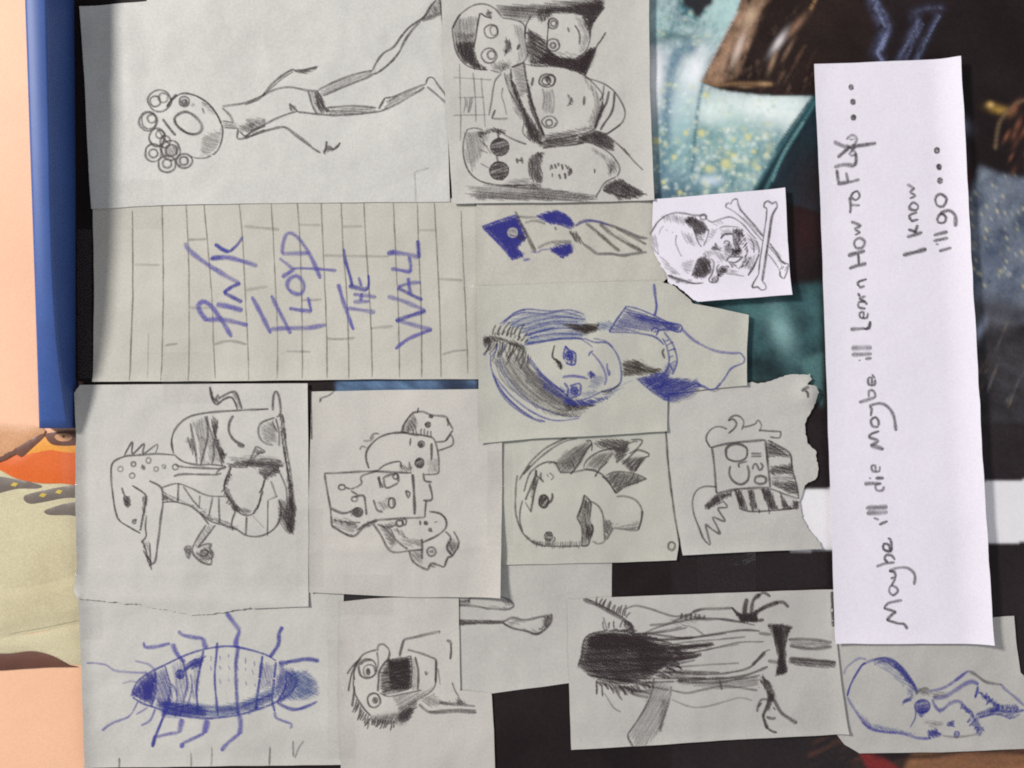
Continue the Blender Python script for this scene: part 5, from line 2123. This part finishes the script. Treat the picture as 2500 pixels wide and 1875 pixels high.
# ------------------------------------------------------------------ clear tape
def tape_mat(name, fac, haze):
    m, nt, b = nodes(name)
    b.inputs['Base Color'].default_value = (.5, .48, .48, 1); b.inputs['Roughness'].default_value = .13
    b.inputs['Specular IOR Level'].default_value = 1.0
    gl = nt.nodes.new('ShaderNodeBsdfGlossy'); gl.inputs['Roughness'].default_value = .14; gl.inputs['Color'].default_value = (1, 1, 1, 1)
    tr = nt.nodes.new('ShaderNodeBsdfTransparent'); tr.inputs['Color'].default_value = (.997, .996, .993, 1)
    df = nt.nodes.new('ShaderNodeBsdfDiffuse'); df.inputs['Color'].default_value = (.5, .48, .47, 1)
    m1 = nt.nodes.new('ShaderNodeMixShader'); m1.inputs[0].default_value = haze
    nt.links.new(tr.outputs[0], m1.inputs[1]); nt.links.new(df.outputs[0], m1.inputs[2])
    m2 = nt.nodes.new('ShaderNodeMixShader'); m2.inputs[0].default_value = fac
    nt.links.new(m1.outputs[0], m2.inputs[1]); nt.links.new(gl.outputs[0], m2.inputs[2])
    nt.nodes.remove(b)
    nt.links.new(m2.outputs[0], nt.nodes['Material Output'].inputs['Surface'])
    nb_ = nt.nodes.new('ShaderNodeTexNoise'); nb_.inputs['Scale'].default_value = 70; nb_.inputs['Detail'].default_value = 4
    tc = nt.nodes.new('ShaderNodeTexCoord'); nt.links.new(tc.outputs['Object'], nb_.inputs['Vector'])
    bp = nt.nodes.new('ShaderNodeBump'); bp.inputs['Strength'].default_value = .6; bp.inputs['Distance'].default_value = .0016
    nt.links.new(nb_.outputs['Fac'], bp.inputs['Height']); nt.links.new(bp.outputs[0], gl.inputs['Normal'])
    return m
TAPE = tape_mat('clear_tape', .05, .006); TAPE3 = tape_mat('thin_tape', .010, .0); TAPE2 = tape_mat('cloudy_tape', .008, .03)
def top_h(x, y):
    h = .3 if x > 150 else -.4
    for s_ in SHEETS:
        if inside(s_['poly'], x, y): h = max(h, s_['hf'](x, y))
    return h
def tape(label, quad, mat=TAPE, step=9, ridge=None):
    (ax, ay), (bx, by), (cx, cy), (dx, dy) = quad
    nu = max(2, int(math.dist(quad[0], quad[1]) / step)); nv = max(2, int(math.dist(quad[1], quad[2]) / step))
    G = np.zeros((nv + 1, nu + 1)); XY = {}
    for j in range(nv + 1):
        for i in range(nu + 1):
            u, v = i / nu, j / nv
            x = (ax * (1 - u) + bx * u) * (1 - v) + (dx * (1 - u) + cx * u) * v
            y = (ay * (1 - u) + by * u) * (1 - v) + (dy * (1 - u) + cy * u) * v
            if i in (0, nu) : x += rnd.gauss(0, .6)
            if j in (0, nv): y += rnd.gauss(0, .8)
            XY[i, j] = (x, y); G[j, i] = top_h(x, y)
    q = np.pad(G, 1, mode='edge')                                  # film spans small steps
    M = np.max([q[a:a + G.shape[0], c:c + G.shape[1]] for a in range(3) for c in range(3)], axis=0)
    for _ in range(3):
        q = np.pad(M, 1, mode='edge'); M = np.maximum((q[:-2, 1:-1] + q[2:, 1:-1] + q[1:-1, :-2] + q[1:-1, 2:] + M) / 5, G)
    if ridge:                                                      # the film stands up in a thin crease
        for j in range(nv + 1):
            for i in range(nu + 1):
                M[j, i] += ridge[1] * math.exp(-((i / nu - ridge[0]) * math.dist(quad[0], quad[1]) / 6.5) ** 2) * max(0, .35 + 1.3 * noise.noise((j * .075, ridge[0] * 9, 3.3)))
    vs_ = [P(*XY[i, j], M[j, i] + .32) for j in range(nv + 1) for i in range(nu + 1)]
    fs_ = [(j * (nu + 1) + i, (j + 1) * (nu + 1) + i, (j + 1) * (nu + 1) + i + 1, j * (nu + 1) + i + 1) for j in range(nv) for i in range(nu)]
    me = bpy.data.meshes.new('tape_strip'); me.from_pydata(vs_, [], fs_); me.polygons.foreach_set('use_smooth', [True] * len(fs_))
    o = link('tape_strip', me, mat); tag(o, label, 'tape', 'clear tape holding the papers')
    return o
tape('cloudy tape on the dark margin between blue strip and wall lettering', [(188, 560), (224, 560), (226, 924), (192, 924)], TAPE2)
tape('clear tape bridging the wall lettering and the dragon paper', [(398, 860), (518, 860), (520, 985), (400, 985)])
tape('clear tape along the right edge of the castle paper', [(1190, 1100), (1250, 1098), (1252, 1330), (1188, 1330)], step=4, ridge=(.42, 1.1))
tape('clear tape over the left edge of the dragon paper', [(150, 1070), (214, 1052), (216, 1400), (150, 1400)], step=4, ridge=(.62, 1.2))
tape('clear tape across the black gap under the torn crest paper', [(1702, 1300), (1842, 1300), (1846, 1500), (1700, 1500)], TAPE3)
tape('clear tape between running figure and wall lettering', [(250, 440), (400, 440), (400, 560), (250, 560)])
tape('clear tape between beetle paper and doodle face paper', [(800, 1560), (866, 1560), (868, 1850), (800, 1850)], step=4, ridge=(.5, .9))
tape('clear tape over the left edge of the beetle paper', [(176, 1480), (250, 1480), (252, 1560), (176, 1560)])
tape('clear tape where the girl portrait overlaps the wall lettering', [(1120, 540), (1186, 540), (1190, 900), (1122, 900)], TAPE3)
tape('clear tape between castle paper and doodle face paper', [(840, 1400), (960, 1400), (960, 1500), (840, 1500)])
tape('clear tape on the lower right seam of dragon and castle papers', [(724, 1240), (790, 1240), (790, 1430), (724, 1430)])
